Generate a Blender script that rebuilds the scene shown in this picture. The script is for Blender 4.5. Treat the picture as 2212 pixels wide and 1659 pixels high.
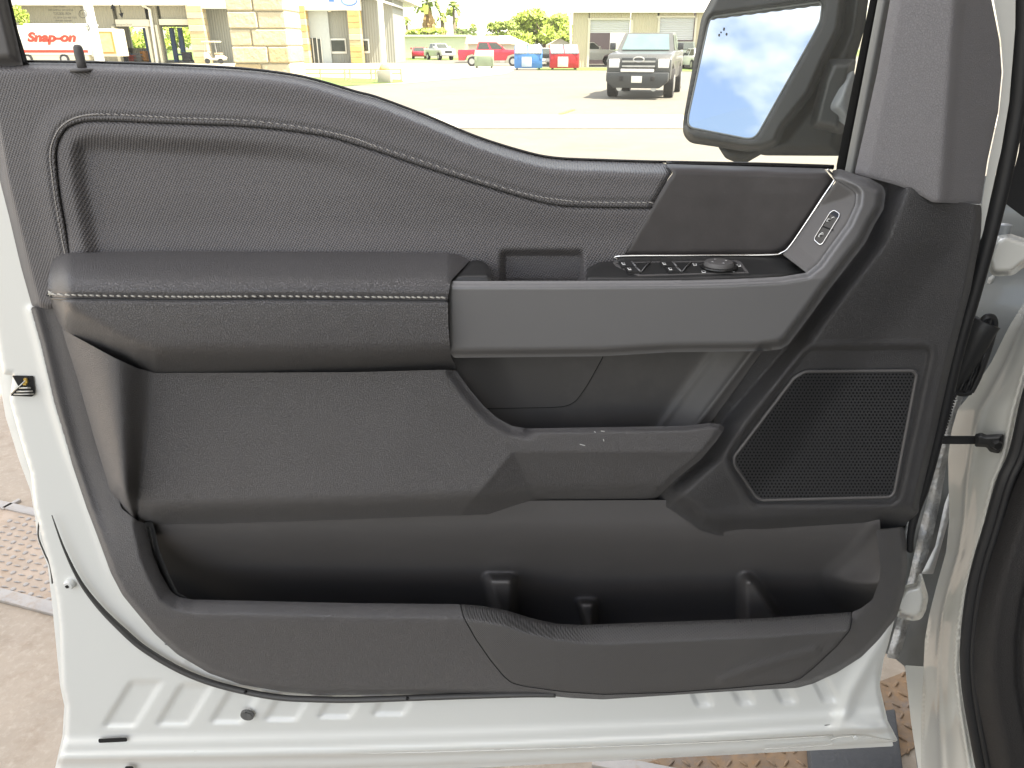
import bpy, bmesh, math, random
import numpy as np
from mathutils import Vector, Matrix
from mathutils.geometry import delaunay_2d_cdt

scene = bpy.context.scene
for o in list(bpy.data.objects): bpy.data.objects.remove(o)

# ---------------------------------------------------------------- camera
CAM_H = 1.55                      # eye height above the forecourt
PITCH = math.atan((829.5-100)/1591.0)
FOC = 1591.0                      # focal length in units of the 2212 px wide layout grid
cam_d = bpy.data.cameras.new('camera'); cam = bpy.data.objects.new('camera', cam_d)
scene.collection.objects.link(cam)
cam.location = (0, 0, CAM_H); cam.rotation_euler = (math.pi/2-PITCH, 0, 0)
cam_d.sensor_width = 36.0; cam_d.lens = 36.0*FOC/2212.0
cam_d.clip_start = 0.02; cam_d.clip_end = 3000
scene.camera = cam
scene.render.resolution_x = 1024; scene.render.resolution_y = 768

# ---------------------------------------------------------------- sky, sun, exposure
SUN_DIR = Vector((0.50, -0.12, 0.857)).normalized()       # towards the sun
world = bpy.data.worlds.new('World'); scene.world = world; world.use_nodes = True
wn = world.node_tree.nodes; wl = world.node_tree.links
wn.clear()
w_out = wn.new('ShaderNodeOutputWorld'); w_bg = wn.new('ShaderNodeBackground')
w_sky = wn.new('ShaderNodeTexSky'); w_sky.sky_type = 'NISHITA'; w_sky.sun_disc = False
w_sky.sun_elevation = math.asin(SUN_DIR.z)
w_sky.sun_rotation = math.atan2(SUN_DIR.x, SUN_DIR.y)
w_sky.air_density = 1.0; w_sky.dust_density = 1.5; w_sky.ozone_density = 1.0
w_tc = wn.new('ShaderNodeTexCoord'); w_map = wn.new('ShaderNodeMapping')
w_map.inputs['Scale'].default_value = (1, 1, 2.0)
w_no = wn.new('ShaderNodeTexNoise'); w_no.inputs['Scale'].default_value = 1.9
w_no.inputs['Detail'].default_value = 7; w_no.inputs['Roughness'].default_value = 0.55
w_rp = wn.new('ShaderNodeValToRGB')
w_rp.color_ramp.elements[0].position = 0.44; w_rp.color_ramp.elements[1].position = 0.60
w_mix = wn.new('ShaderNodeMixRGB'); w_mix.inputs[2].default_value = (6.5, 6.6, 6.5, 1)
wl.new(w_tc.outputs['Generated'], w_map.inputs[0]); wl.new(w_map.outputs[0], w_no.inputs['Vector'])
wl.new(w_no.outputs['Fac'], w_rp.inputs[0]); wl.new(w_rp.outputs[0], w_mix.inputs[0])
wl.new(w_sky.outputs[0], w_mix.inputs[1]); wl.new(w_mix.outputs[0], w_bg.inputs[0])
w_bg.inputs[1].default_value = 0.11
wl.new(w_bg.outputs[0], w_out.inputs[0])
sun_d = bpy.data.lights.new('sun', 'SUN'); sun = bpy.data.objects.new('sun', sun_d)
scene.collection.objects.link(sun)
sun_d.energy = 4.2; sun_d.angle = math.radians(0.5); sun_d.color = (1.0, 0.96, 0.88)
sun.rotation_euler = (-SUN_DIR).to_track_quat('-Z', 'Y').to_euler(); sun.location = (6, -2, 12)
scene.view_settings.view_transform = 'Standard'; scene.view_settings.look = 'None'
scene.view_settings.gamma = 1.0; scene.view_settings.use_curve_mapping = False
scene.view_settings.exposure = 2.2
scene.view_settings.use_white_balance = True
scene.view_settings.white_balance_temperature = 7200
scene.view_settings.white_balance_tint = 13

# ---------------------------------------------------------------- helpers
COL = scene.collection
def ray(px, py):
    u = (px-1106.0)/FOC; v = (829.5-py)/FOC
    yc = math.cos(PITCH)+v*math.sin(PITCH); zc = -math.sin(PITCH)+v*math.cos(PITCH)
    return u/yc, zc/yc
def P(px, py, Y):
    a, b = ray(px, py)
    return Vector((a*Y, Y, CAM_H+b*Y))
def G(px, py, z=0.0):
    """point of the forecourt"""
    a, b = ray(px, py)
    Y = (z-CAM_H)/b
    return Vector((a*Y, Y, z))
D0 = 0.85                          # door trim plane
MM = 0.001
def PH(px, py, h): return P(px, py, D0-h*MM)
def arr3(X, Y, Yd):
    u = (X-1106.0)/FOC; v = (829.5-Y)/FOC
    yc = math.cos(PITCH)+v*math.sin(PITCH); zc = -math.sin(PITCH)+v*math.cos(PITCH)
    return np.stack([u/yc*Yd, Yd+0*X, CAM_H+zc/yc*Yd], axis=-1)
def ss(a, b, x):
    t = np.clip((x-a)/(b-a), 0, 1)
    return t*t*(3-2*t)
def pdist(X, Y, poly, closed=False):
    X = np.asarray(X, float); Y = np.asarray(Y, float)
    pts = list(poly)+([poly[0]] if closed else [])
    best = np.full(X.shape, 1e9)
    for (x0, y0), (x1, y1) in zip(pts[:-1], pts[1:]):
        dx, dy = x1-x0, y1-y0; L = dx*dx+dy*dy
        if L < 1e-12: continue
        t = np.clip(((X-x0)*dx+(Y-y0)*dy)/L, 0, 1)
        best = np.minimum(best, (X-x0-t*dx)**2+(Y-y0-t*dy)**2)
    return np.sqrt(best)
def inside(X, Y, poly):
    res = np.zeros(np.shape(X), bool); n = len(poly)
    for i in range(n):
        x0, y0 = poly[i]; x1, y1 = poly[(i+1) % n]
        if y0 == y1: continue
        c = ((y0 > Y) != (y1 > Y)) & (X < (x1-x0)*(Y-y0)/(y1-y0)+x0)
        res ^= c
    return res
def rnd(poly, r=8, n=4, closed=True):
    """round the corners of a polygon"""
    out = []; N = len(poly)
    for i in range(N):
        p = Vector(poly[i][:2])
        if not closed and i in (0, N-1): out.append(tuple(p)); continue
        a = Vector(poly[i-1][:2]); b = Vector(poly[(i+1) % N][:2])
        rr = poly[i][2] if len(poly[i]) > 2 else r
        ra = min(rr, 0.45*(a-p).length); rb = min(rr, 0.45*(b-p).length)
        if ra < 0.3: out.append(tuple(p)); continue
        s = p+(a-p).normalized()*ra; e = p+(b-p).normalized()*rb
        for k in range(n+1):
            t = k/n
            out.append(tuple(s*(1-t)**2+p*2*t*(1-t)+e*t*t))
    return out
def dens(poly, step, closed=True):
    out = []; N = len(poly)
    for i in range(N if closed else N-1):
        a = Vector(poly[i]); b = Vector(poly[(i+1) % N]); L = (b-a).length
        if L < 1e-6: continue
        k = max(1, int(round(L/step)))
        for j in range(k): out.append(tuple(a+(b-a)*(j/k)))
    if not closed: out.append(tuple(poly[-1]))
    return out
def catmull(pts, n=8):
    out = []; q = [pts[0]]+list(pts)+[pts[-1]]
    for i in range(1, len(q)-2):
        p0, p1, p2, p3 = [np.array(v, float) for v in q[i-1:i+3]]
        for k in range(n):
            t = k/n
            out.append(tuple(0.5*((2*p1)+(-p0+p2)*t+(2*p0-5*p1+4*p2-p3)*t*t+(-p0+3*p1-3*p2+p3)*t**3)))
    out.append(tuple(float(v) for v in pts[-1]))
    return out
def tag(o, label=None, cat=None, group=None, kind=None):
    if label: o['label'] = label
    if cat: o['category'] = cat
    if group: o['group'] = group
    if kind: o['kind'] = kind
    return o
WORLD = {}; LOCALS = set()     # world place of each thing's empty; things modelled in their own axes
def empty(name, loc=(0, 0, 0), label=None, cat=None, group=None):
    o = bpy.data.objects.new(name, None); COL.objects.link(o); o.location = loc
    o.empty_display_size = 0.1; WORLD[o.name] = Vector(loc)
    return tag(o, label, cat, group)
def link(name, me, mat=None, parent=None, smooth=False):
    o = bpy.data.objects.new(name, me); COL.objects.link(o)
    if mat: me.materials.append(mat)
    if smooth:
        for p in me.polygons: p.use_smooth = True
    if parent:
        o.parent = parent
        if parent.type == 'EMPTY' and parent.name not in LOCALS:
            o.matrix_parent_inverse = Matrix.Translation(-WORLD[parent.name])
    return o
def mesh(name, verts, faces, mat=None, parent=None, smooth=False):
    me = bpy.data.meshes.new(name); me.from_pydata([tuple(v) for v in verts], [], faces); me.update()
    return link(name, me, mat, parent, smooth)
def bmobj(name, bm, mat=None, parent=None, smooth=False, auto=None):
    me = bpy.data.meshes.new(name)
    bmesh.ops.recalc_face_normals(bm, faces=bm.faces)
    bm.to_mesh(me); bm.free()
    o = link(name, me, mat, parent, smooth)
    if auto is not None:
        sharp_by_angle(me, auto)
    return o
def sharp_by_angle(me, deg):
    b = bmesh.new(); b.from_mesh(me)
    for f in b.faces: f.smooth = True
    for e in b.edges:
        if len(e.link_faces) == 2: e.smooth = e.calc_face_angle(0) < math.radians(deg)
    b.to_mesh(me); b.free()
def relief(name, outline, hfun, mat, parent, step=5.0, skirt=14.0, base=None, corner=6, dirback=None):
    """moulded sheet: outline on the layout grid, hfun gives its height (mm) above the trim plane"""
    ol = dens(rnd(outline, corner), step)
    xs = [p[0] for p in ol]; ys = [p[1] for p in ol]
    gx, gy = np.meshgrid(np.arange(min(xs)+step*0.5, max(xs), step), np.arange(min(ys)+step*0.5, max(ys), step))
    gx = gx.copy(); gx[1::2] += step*0.5
    gx = gx.ravel(); gy = gy.ravel()
    m = inside(gx, gy, ol); gx = gx[m]; gy = gy[m]
    d = pdist(gx, gy, ol, True); m = d > step*0.55; gx = gx[m]; gy = gy[m]
    n = len(ol)
    pts = [Vector(p) for p in ol]+[Vector((float(a), float(b))) for a, b in zip(gx, gy)]
    edges = [(i, (i+1) % n) for i in range(n)]
    v, e, f, ov, oe, of = delaunay_2d_cdt(pts, edges, [], 1, 1e-4)
    X = np.array([p.x for p in v]); Y = np.array([p.y for p in v])
    dist = pdist(X, Y, ol, True)
    h = np.asarray(hfun(X, Y, dist), float)+0*X
    co = arr3(X, Y, (D0 if base is None else base)-h*MM)
    verts = [tuple(c) for c in co]; faces = [tuple(reversed(q)) for q in f]
    # skirt
    cnt = {}
    for q in faces:
        for a, b in zip(q, q[1:]+q[:1]):
            k = (min(a, b), max(a, b))
            cnt[k] = None if k in cnt else (a, b)
    bd = [k for k in cnt.values() if k]
    nv = {}
    camp = np.array([0, 0, CAM_H])
    for a, b in bd:
        for q in (a, b):
            if q not in nv:
                nv[q] = len(verts)
                c = co[q]
                if dirback is None:
                    r = (c-camp); c2 = camp+r*(1+skirt*MM/r[1])
                else: c2 = c+np.array(dirback)*skirt*MM
                verts.append(tuple(c2))
    nf = len(faces)
    faces += [(b, a, nv[a], nv[b]) for a, b in bd]
    me = bpy.data.meshes.new(name); me.from_pydata(verts, [], faces); me.update()
    # face the camera
    o = link(name, me, mat, parent, True)
    p0 = me.polygons[0]
    if p0.normal.dot(Vector(p0.center)-Vector(camp)) > 0: me.flip_normals()
    for i in range(nf, len(me.polygons)): me.polygons[i].use_smooth = False
    # keep the rim crisp
    be = {(min(a, b), max(a, b)) for a, b in bd}
    for ed in me.edges:
        if tuple(sorted(ed.vertices)) in be: ed.use_edge_sharp = True
    return o
def tube(bm, pts, rad, seg=8, cap=True, flat=1.0):
    pts = [Vector(p) for p in pts]; n = len(pts)
    if not hasattr(rad, '__len__'): rad = [rad]*n
    T = [(pts[min(i+1, n-1)]-pts[max(i-1, 0)]).normalized() for i in range(n)]
    up = Vector((0, 0, 1)) if abs(T[0].z) < 0.9 else Vector((0, 1, 0))
    N = (up-T[0]*up.dot(T[0])).normalized()
    rings = []
    for i in range(n):
        N = (N-T[i]*N.dot(T[i]))
        N = N.normalized() if N.length > 1e-6 else T[i].orthogonal().normalized()
        B = T[i].cross(N)
        rings.append([bm.verts.new(pts[i]+(N*math.cos(a)+B*math.sin(a)*flat)*rad[i])
                      for a in [2*math.pi*k/seg for k in range(seg)]])
    for i in range(n-1):
        for k in range(seg):
            bm.faces.new((rings[i][k], rings[i][(k+1) % seg], rings[i+1][(k+1) % seg], rings[i+1][k]))
    if cap:
        bm.faces.new(rings[0][::-1]); bm.faces.new(rings[-1])
def tube_obj(name, pts, rad, mat, parent, seg=8, flat=1.0):
    bm = bmesh.new(); tube(bm, pts, rad, seg, True, flat)
    return bmobj(name, bm, mat, parent, True)
def box(bm, c, s, rot=None):
    m = Matrix.Translation(c)
    if rot is not None: m = m @ rot.to_4x4()
    m = m @ Matrix.Diagonal((s[0], s[1], s[2], 1))
    return bmesh.ops.create_cube(bm, size=1, matrix=m)['verts']
def box_obj(name, c, s, mat, parent=None, bev=0.0, rot=None, seg=2):
    bm = bmesh.new(); box(bm, c, s, rot)
    if bev: bmesh.ops.bevel(bm, geom=list(bm.edges), offset=bev, segments=seg, affect='EDGES', profile=0.5)
    return bmobj(name, bm, mat, parent, False, 35 if bev else None)
def prism(bm, poly, y0, y1, axis='Y'):
    """extrude a 2D polygon; axis Y: poly is (x,z); axis X: poly is (y,z); axis Z: poly is (x,y)"""
    def q(p, d):
        if axis == 'Y': return (p[0], d, p[1])
        if axis == 'X': return (d, p[0], p[1])
        return (p[0], p[1], d)
    a = [bm.verts.new(q(p, y0)) for p in poly]; b = [bm.verts.new(q(p, y1)) for p in poly]
    n = len(poly)
    bm.faces.new(a); bm.faces.new(b[::-1])
    for i in range(n): bm.faces.new((a[i], b[i], b[(i+1) % n], a[(i+1) % n]))
def prism_obj(name, poly, y0, y1, mat, parent=None, axis='Y', bev=0.0, seg=2):
    bm = bmesh.new(); prism(bm, poly, y0, y1, axis)
    bmesh.ops.recalc_face_normals(bm, faces=bm.faces)
    if bev: bmesh.ops.bevel(bm, geom=list(bm.edges), offset=bev, segments=seg, affect='EDGES', profile=0.5)
    return bmobj(name, bm, mat, parent, False, 35)
def cyl(bm, p0, p1, r0, r1=None, seg=16):
    tube(bm, [p0, p1], [r0, r0 if r1 is None else r1], seg)
def plate(name, outline, Y, thick, mat, parent=None, corner=0, bev=0.0):
    """flat piece standing in the plane at depth Y, outline on the layout grid"""
    ol = rnd(outline, corner) if corner else [p[:2] for p in outline]
    a = [P(x, y, Y) for x, y in ol]
    poly = [(v.x, v.z) for v in a]
    return prism_obj(name, poly, Y, Y+thick, mat, parent, 'Y', bev)
_dg = None
def text_mesh(name, body, size, mat, parent, matrix, extrude=0.0, shear=0.0, bold=0.0, align='LEFT', space=1.0):
    cu = bpy.data.curves.new(name, 'FONT'); cu.body = body; cu.size = size; cu.extrude = extrude
    cu.shear = shear; cu.offset = bold; cu.align_x = align; cu.space_character = space
    o = bpy.data.objects.new(name, cu); COL.objects.link(o)
    dg = bpy.context.evaluated_depsgraph_get(); dg.update()
    me = bpy.data.meshes.new_from_object(o.evaluated_get(dg))
    bpy.data.objects.remove(o); bpy.data.curves.remove(cu)
    me.transform(matrix)
    return link(name, me, mat, parent)

# ---------------------------------------------------------------- materials
def nodes_of(name):
    m = bpy.data.materials.new(name); m.use_nodes = True
    nt = m.node_tree; b = nt.nodes['Principled BSDF']
    return m, nt, b
def mat(name, col, rough=0.5, metal=0.0, spec=0.5, var=0.12, vscale=6.0, bump=0.0, bscale=60.0, coat=0.0,
        grain=None, gscale=300.0, gdepth=0.0004, rvar=0.1, emis=None, dust=0.0):
    m, nt, b = nodes_of(name); N = nt.nodes; L = nt.links
    tc = N.new('ShaderNodeTexCoord')
    no = N.new('ShaderNodeTexNoise'); no.inputs['Scale'].default_value = vscale; no.inputs['Detail'].default_value = 6
    L.new(tc.outputs['Object'], no.inputs['Vector'])
    mx = N.new('ShaderNodeMixRGB')
    mx.inputs[1].default_value = (*[c*(1-var) for c in col], 1); mx.inputs[2].default_value = (*[min(1, c*(1+var)) for c in col], 1)
    L.new(no.outputs['Fac'], mx.inputs[0])
    colout = mx.outputs[0]
    if dust:
        vo = N.new('ShaderNodeTexVoronoi'); vo.inputs['Scale'].default_value = 55; L.new(tc.outputs['Object'], vo.inputs['Vector'])
        r1 = N.new('ShaderNodeMapRange'); r1.inputs['From Min'].default_value = 0.035; r1.inputs['From Max'].default_value = 0.015; L.new(vo.outputs['Distance'], r1.inputs['Value'])
        n3 = N.new('ShaderNodeTexNoise'); n3.inputs['Scale'].default_value = 9; n3.inputs['Detail'].default_value = 8; n3.inputs['Roughness'].default_value = 0.7; L.new(tc.outputs['Object'], n3.inputs['Vector'])
        r2 = N.new('ShaderNodeMapRange'); r2.inputs['From Min'].default_value = 0.56; r2.inputs['From Max'].default_value = 0.80; r2.inputs['To Max'].default_value = dust; L.new(n3.outputs['Fac'], r2.inputs['Value'])
        m_ = N.new('ShaderNodeMath'); m_.operation = 'MULTIPLY'; m_.inputs[1].default_value = dust*2; L.new(r1.outputs[0], m_.inputs[0])
        m2_ = N.new('ShaderNodeMath'); m2_.operation = 'ADD'; L.new(m_.outputs[0], m2_.inputs[0]); L.new(r2.outputs[0], m2_.inputs[1])
        md = N.new('ShaderNodeMixRGB'); md.inputs[2].default_value = (0.38, 0.36, 0.33, 1); L.new(m2_.outputs[0], md.inputs[0]); L.new(colout, md.inputs[1]); colout = md.outputs[0]
    L.new(colout, b.inputs['Base Color'])
    mr = N.new('ShaderNodeMapRange'); mr.inputs['To Min'].default_value = max(0.02, rough-rvar); mr.inputs['To Max'].default_value = min(1, rough+rvar)
    L.new(no.outputs['Fac'], mr.inputs['Value']); L.new(mr.outputs[0], b.inputs['Roughness'])
    b.inputs['Metallic'].default_value = metal; b.inputs['Specular IOR Level'].default_value = spec
    if coat: b.inputs['Coat Weight'].default_value = coat; b.inputs['Coat Roughness'].default_value = 0.06
    hgt = None
    if grain == 'leather':
        v = N.new('ShaderNodeTexVoronoi'); v.feature = 'DISTANCE_TO_EDGE'; v.inputs['Scale'].default_value = gscale
        n2 = N.new('ShaderNodeTexNoise'); n2.inputs['Scale'].default_value = gscale*0.6; n2.inputs['Detail'].default_value = 3
        ad = N.new('ShaderNodeMixRGB'); ad.blend_type = 'ADD'; ad.inputs[0].default_value = 0.004
        L.new(tc.outputs['Object'], ad.inputs[1]); L.new(tc.outputs['Object'], n2.inputs['Vector']); L.new(n2.outputs['Color'], ad.inputs[2])
        L.new(ad.outputs[0], v.inputs['Vector'])
        r = N.new('ShaderNodeMapRange'); r.inputs['From Max'].default_value = 0.16; r.interpolation_type = 'SMOOTHSTEP'
        L.new(v.outputs['Distance'], r.inputs['Value']); hgt = r.outputs[0]
    elif grain == 'weave':
        sp = N.new('ShaderNodeSeparateXYZ'); L.new(tc.outputs['Object'], sp.inputs[0])
        def sine(a, b_, k):
            s1 = N.new('ShaderNodeMath'); s1.operation = 'MULTIPLY'; s1.inputs[1].default_value = a*k; L.new(sp.outputs['X'], s1.inputs[0])
            s2 = N.new('ShaderNodeMath'); s2.operation = 'MULTIPLY_ADD'; s2.inputs[1].default_value = b_*k
            L.new(sp.outputs['Z'], s2.inputs[0]); L.new(s1.outputs[0], s2.inputs[2])
            s3 = N.new('ShaderNodeMath'); s3.operation = 'SINE'; L.new(s2.outputs[0], s3.inputs[0]); return s3.outputs[0]
        k = gscale*2*math.pi
        a1 = sine(1.0, 0.35, k); a2 = sine(-0.25, 1.1, k)
        mu = N.new('ShaderNodeMath'); mu.operation = 'MULTIPLY'; L.new(a1, mu.inputs[0]); L.new(a2, mu.inputs[1]); hgt = mu.outputs[0]
    elif grain == 'ribs':
        sp = N.new('ShaderNodeSeparateXYZ'); L.new(tc.outputs['Object'], sp.inputs[0])
        s1 = N.new('ShaderNodeMath'); s1.operation = 'MULTIPLY'; s1.inputs[1].default_value = gscale*2*math.pi; L.new(sp.outputs['Z'], s1.inputs[0])
        s1b = N.new('ShaderNodeMath'); s1b.operation = 'MULTIPLY_ADD'; s1b.inputs[1].default_value = -0.12*gscale*2*math.pi
        s0 = N.new('ShaderNodeMath'); s0.operation = 'SUBTRACT'; L.new(sp.outputs['Z'], s0.inputs[0]); L.new(sp.outputs['Y'], s0.inputs[1]); L.new(s0.outputs[0], s1.inputs[0])
        L.new(sp.outputs['X'], s1b.inputs[0]); L.new(s1.outputs[0], s1b.inputs[2])
        s3 = N.new('ShaderNodeMath'); s3.operation = 'SINE'; L.new(s1b.outputs[0], s3.inputs[0])
        n2 = N.new('ShaderNodeTexNoise'); n2.inputs['Scale'].default_value = 500; L.new(tc.outputs['Object'], n2.inputs['Vector'])
        mu = N.new('ShaderNodeMath'); mu.operation = 'MULTIPLY_ADD'; mu.inputs[1].default_value = 1.2
        L.new(n2.outputs['Fac'], mu.inputs[0]); L.new(s3.outputs[0], mu.inputs[2]); hgt = mu.outputs[0]
    elif bump:
        n2 = N.new('ShaderNodeTexNoise'); n2.inputs['Scale'].default_value = bscale; n2.inputs['Detail'].default_value = 5
        L.new(tc.outputs['Object'], n2.inputs['Vector']); hgt = n2.outputs['Fac']; gdepth = bump
    if hgt is not None:
        bp = N.new('ShaderNodeBump'); bp.inputs['Distance'].default_value = gdepth; bp.inputs['Strength'].default_value = 1.0
        L.new(hgt, bp.inputs['Height']); L.new(bp.outputs[0], b.inputs['Normal'])
    if emis:
        b.inputs['Emission Color'].default_value = (*emis[:3], 1); b.inputs['Emission Strength'].default_value = emis[3]
    return m
M = {}
M['fabric'] = mat('grey_woven_vinyl', (0.125, 0.118, 0.119), 0.48, grain='weave', gscale=250, gdepth=0.00035, spec=0.5, var=0.06)
M['fabric_insert'] = mat('grey_woven_insert', (0.130, 0.122, 0.123), 0.52, grain='weave', gscale=240, gdepth=0.00038, spec=0.5, var=0.06)
M['leather'] = mat('grey_leather', (0.106, 0.101, 0.102), 0.36, grain='leather', gscale=420, gdepth=0.0008, spec=0.5, var=0.10, dust=0.05)
M['plastic'] = mat('grained_grey_plastic', (0.124, 0.119, 0.120), 0.42, grain='leather', gscale=480, gdepth=0.0006, spec=0.5, var=0.06, dust=0.08)
M['plastic_dark'] = mat('grained_dark_plastic', (0.070, 0.068, 0.069), 0.43, grain='leather', gscale=480, gdepth=0.0006, spec=0.5, var=0.06, dust=0.07)
M['smooth_plastic'] = mat('smooth_grey_plastic', (0.105, 0.100, 0.098), 0.55, bump=0.00012, bscale=900, var=0.05, dust=0.07)
M['satin'] = mat('satin_grey_handle', (0.165, 0.163, 0.165), 0.38, metal=0.25, bump=0.00004, bscale=1200, var=0.04, rvar=0.05)
M['decor'] = mat('mottled_dark_decor', (0.060, 0.054, 0.053), 0.5, var=0.3, vscale=38, bump=0.0001, bscale=500, dust=0.05)
M['black_plastic'] = mat('black_plastic', (0.022, 0.022, 0.022), 0.42, bump=0.0001, bscale=800, dust=0.04)
M['gloss_black'] = mat('gloss_black', (0.012, 0.012, 0.012), 0.12, var=0.05)
M['rubber'] = mat('black_rubber', (0.016, 0.016, 0.017), 0.5, bump=0.0002, bscale=300)
M['rubber_grey'] = mat('grey_rubber', (0.07, 0.068, 0.065), 0.5, bump=0.0002, bscale=300)
M['chrome'] = mat('chrome', (0.85, 0.85, 0.84), 0.12, metal=1.0, var=0.02, rvar=0.04)
M['thread'] = mat('pale_thread', (0.50, 0.48, 0.43), 0.7, bump=0.0003, bscale=2500)
M['thread_dim'] = mat('grey_thread', (0.34, 0.32, 0.30), 0.7, bump=0.0003, bscale=2500)
M['paint'] = mat('white_door_paint', (0.74, 0.748, 0.715), 0.28, var=0.006, coat=0.7, rvar=0.0, dust=0.05)
M['paint_jamb'] = mat('white_jamb_paint', (0.66, 0.655, 0.61), 0.25, var=0.006, coat=0.8, rvar=0.0)
M['paint_grey'] = mat('grey_primer_paint', (0.24, 0.255, 0.26), 0.4, var=0.08, coat=0.3)
M['icon'] = mat('white_icon_print', (0.75, 0.75, 0.73), 0.5, var=0.02)
M['black_hole'] = mat('dark_cavity', (0.01, 0.01, 0.01), 0.8)
M['grille'] = mat('black_speaker_mesh', (0.048, 0.048, 0.050), 0.45, metal=0.2, bump=0.00005, bscale=900)
M['recess'] = mat('recess_shade_plastic', (0.062, 0.059, 0.058), 0.5, bump=0.00012, bscale=900, var=0.05, dust=0.05)  # grey plastic darkened so its colour carries the shade of the recesses
# ================================================================ setting
M['concrete'] = mat('stained_concrete', (0.34, 0.285, 0.225), 0.8, var=0.22, vscale=5, bump=0.004, bscale=30)
M['asphalt'] = mat('weathered_asphalt', (0.135, 0.127, 0.105), 0.9, var=0.18, vscale=0.35, bump=0.004, bscale=40)
M['pale_concrete'] = mat('pale_concrete', (0.30, 0.285, 0.235), 0.85, var=0.12, vscale=0.5, bump=0.003, bscale=30)
M['grass'] = mat('grass_green', (0.10, 0.16, 0.03), 0.9, var=0.4, vscale=3, bump=0.02, bscale=20)
def speckle(m, scale, amount, col):
    nt = m.node_tree; N = nt.nodes; L = nt.links; b = N['Principled BSDF']; src = b.inputs['Base Color'].links[0].from_socket
    tc = N.new('ShaderNodeTexCoord'); n1 = N.new('ShaderNodeTexNoise'); n1.inputs['Scale'].default_value = scale; n1.inputs['Detail'].default_value = 9; n1.inputs['Roughness'].default_value = 0.72
    r = N.new('ShaderNodeMapRange'); r.inputs['From Min'].default_value = 0.50; r.inputs['From Max'].default_value = 0.68; r.inputs['To Max'].default_value = amount
    mx = N.new('ShaderNodeMixRGB'); mx.inputs[2].default_value = (*col, 1)
    L.new(tc.outputs['Object'], n1.inputs['Vector']); L.new(n1.outputs['Fac'], r.inputs['Value']); L.new(r.outputs[0], mx.inputs[0]); L.new(src, mx.inputs[1]); L.new(mx.outputs[0], b.inputs['Base Color'])
speckle(M['concrete'], 7, 0.45, (0.20, 0.14, 0.09)); speckle(M['concrete'], 45, 0.35, (0.52, 0.46, 0.38))
speckle(M['asphalt'], 0.22, 0.5, (0.085, 0.082, 0.072)); speckle(M['asphalt'], 1.6, 0.4, (0.19, 0.18, 0.15))
speckle(M['pale_concrete'], 0.5, 0.35, (0.18, 0.165, 0.13))
def sheet(name, pts, z, m, kind='structure'):
    o = mesh(name, [(p[0], p[1], z) for p in pts], [tuple(range(len(pts)))], m)
    o['kind'] = kind; return o
sheet('ground', [(-900, -300), (900, -300), (900, 1500), (-900, 1500)], -0.012, M['asphalt'])
sheet('bay_floor', [(-7, 0.55), (7, 0.55), (7, 6.5), (-7, 6.5)], 0.0, M['concrete'])
# unseen wall added on the truck's right to keep the sun off the open door
o = box_obj('shade_wall', (3.6, -3.5, 5.0), (0.6, 17.0, 10.0), mat('shade_wall_grey', (0.24, 0.235, 0.22), 0.8, var=0.08, vscale=1.0, bump=0.004, bscale=20), None, 0.02); o['kind'] = 'structure'
o = box_obj('shade_slab', (1.85, -1.0, 3.9), (3.9, 3.2, 0.3), mat('shade_slab_grey', (0.30, 0.295, 0.28), 0.8, var=0.05), None, 0.02); o['kind'] = 'structure'  # added roof slab out of view, cuts the sky light from overhead
# pale concrete crossing, apron by the far building and strip of lawn
sheet('concrete_crossing', [G(-1500, 277), G(3500, 277), G(3500, 248), G(-1500, 248)], 0.0, M['pale_concrete'])
sheet('concrete_apron', [G(-300, 181), G(700, 187), G(880, 180), G(1090, 160), G(1110, 152), G(1115, 143), G(850, 136), G(-300, 131)], 0.0, M['pale_concrete'])
sheet('lawn', [G(500, 165), G(700, 167), G(868, 172), G(872, 178), G(740, 186), G(500, 182)], 0.006, M['grass'])
sheet('far_lawn', [G(1160, 151.5), G(1340, 152), G(1560, 155), G(1560, 147), G(1160, 146)], 0.006, M['grass'])
sheet('rear_lawn', [(-60, 100), (40, 100), (200, 420), (-300, 420)], 0.004, M['grass'])
for i, (a, b) in enumerate((((1210, 246), (1240, 236)), ((1480, 247), (1510, 236)), ((740, 226), (770, 219)))):
    p = G(*a); q = G(*b); d = (q-p); n_ = Vector((-d.y, d.x, 0)).normalized()*0.06
    o = sheet('parking_line', [p-n_, p+n_, q+n_, q-n_], 0.002, M.setdefault('yellow', mat('faded_yellow_paint', (0.45, 0.32, 0.06), 0.8)))
# ================================================================ the open truck door
door = empty('pickup_truck', (0, D0, 0.45), 'white pickup truck with its charcoal trimmed door standing open', 'truck')
I = np.interp
SILL = [(-30, 136), (62, 134), (167, 135), (312, 139), (500, 147.6), (625, 161.5), (694, 177), (768, 199), (817, 212),
        (921, 251), (1026, 295), (1130, 328), (1199, 342), (1303, 347), (1400, 350), (1481, 352), (1800, 362)]
SILL = catmull(SILL, 6)
sx = [p[0] for p in SILL]; sy = [p[1] for p in SILL]
PIPE = [(149, 546), (139, 486), (127, 417), (120, 347), (123, 312), (139, 281), (163, 266), (194, 260), (243, 260), (382, 265.6),
        (521, 271), (625, 281), (713, 295), (768, 311), (817, 326), (921, 361), (1026, 394), (1130, 425), (1199, 441),
        (1269, 446), (1409, 448)]
PIPE = catmull(PIPE, 6)
STITCH = [(140.6, 546), (133.7, 514), (121.5, 444), (113, 382), (108.7, 340), (113, 309), (128.5, 278), (153, 259), (187, 249),
          (243, 247.6), (382, 255), (521, 260), (625, 271), (713, 286.4), (768, 300), (817, 318), (921, 351), (1026, 387), (1130, 418),
          (1199, 430.5), (1269, 437), (1415, 438)]
STITCH = catmull(STITCH, 6)

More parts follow.
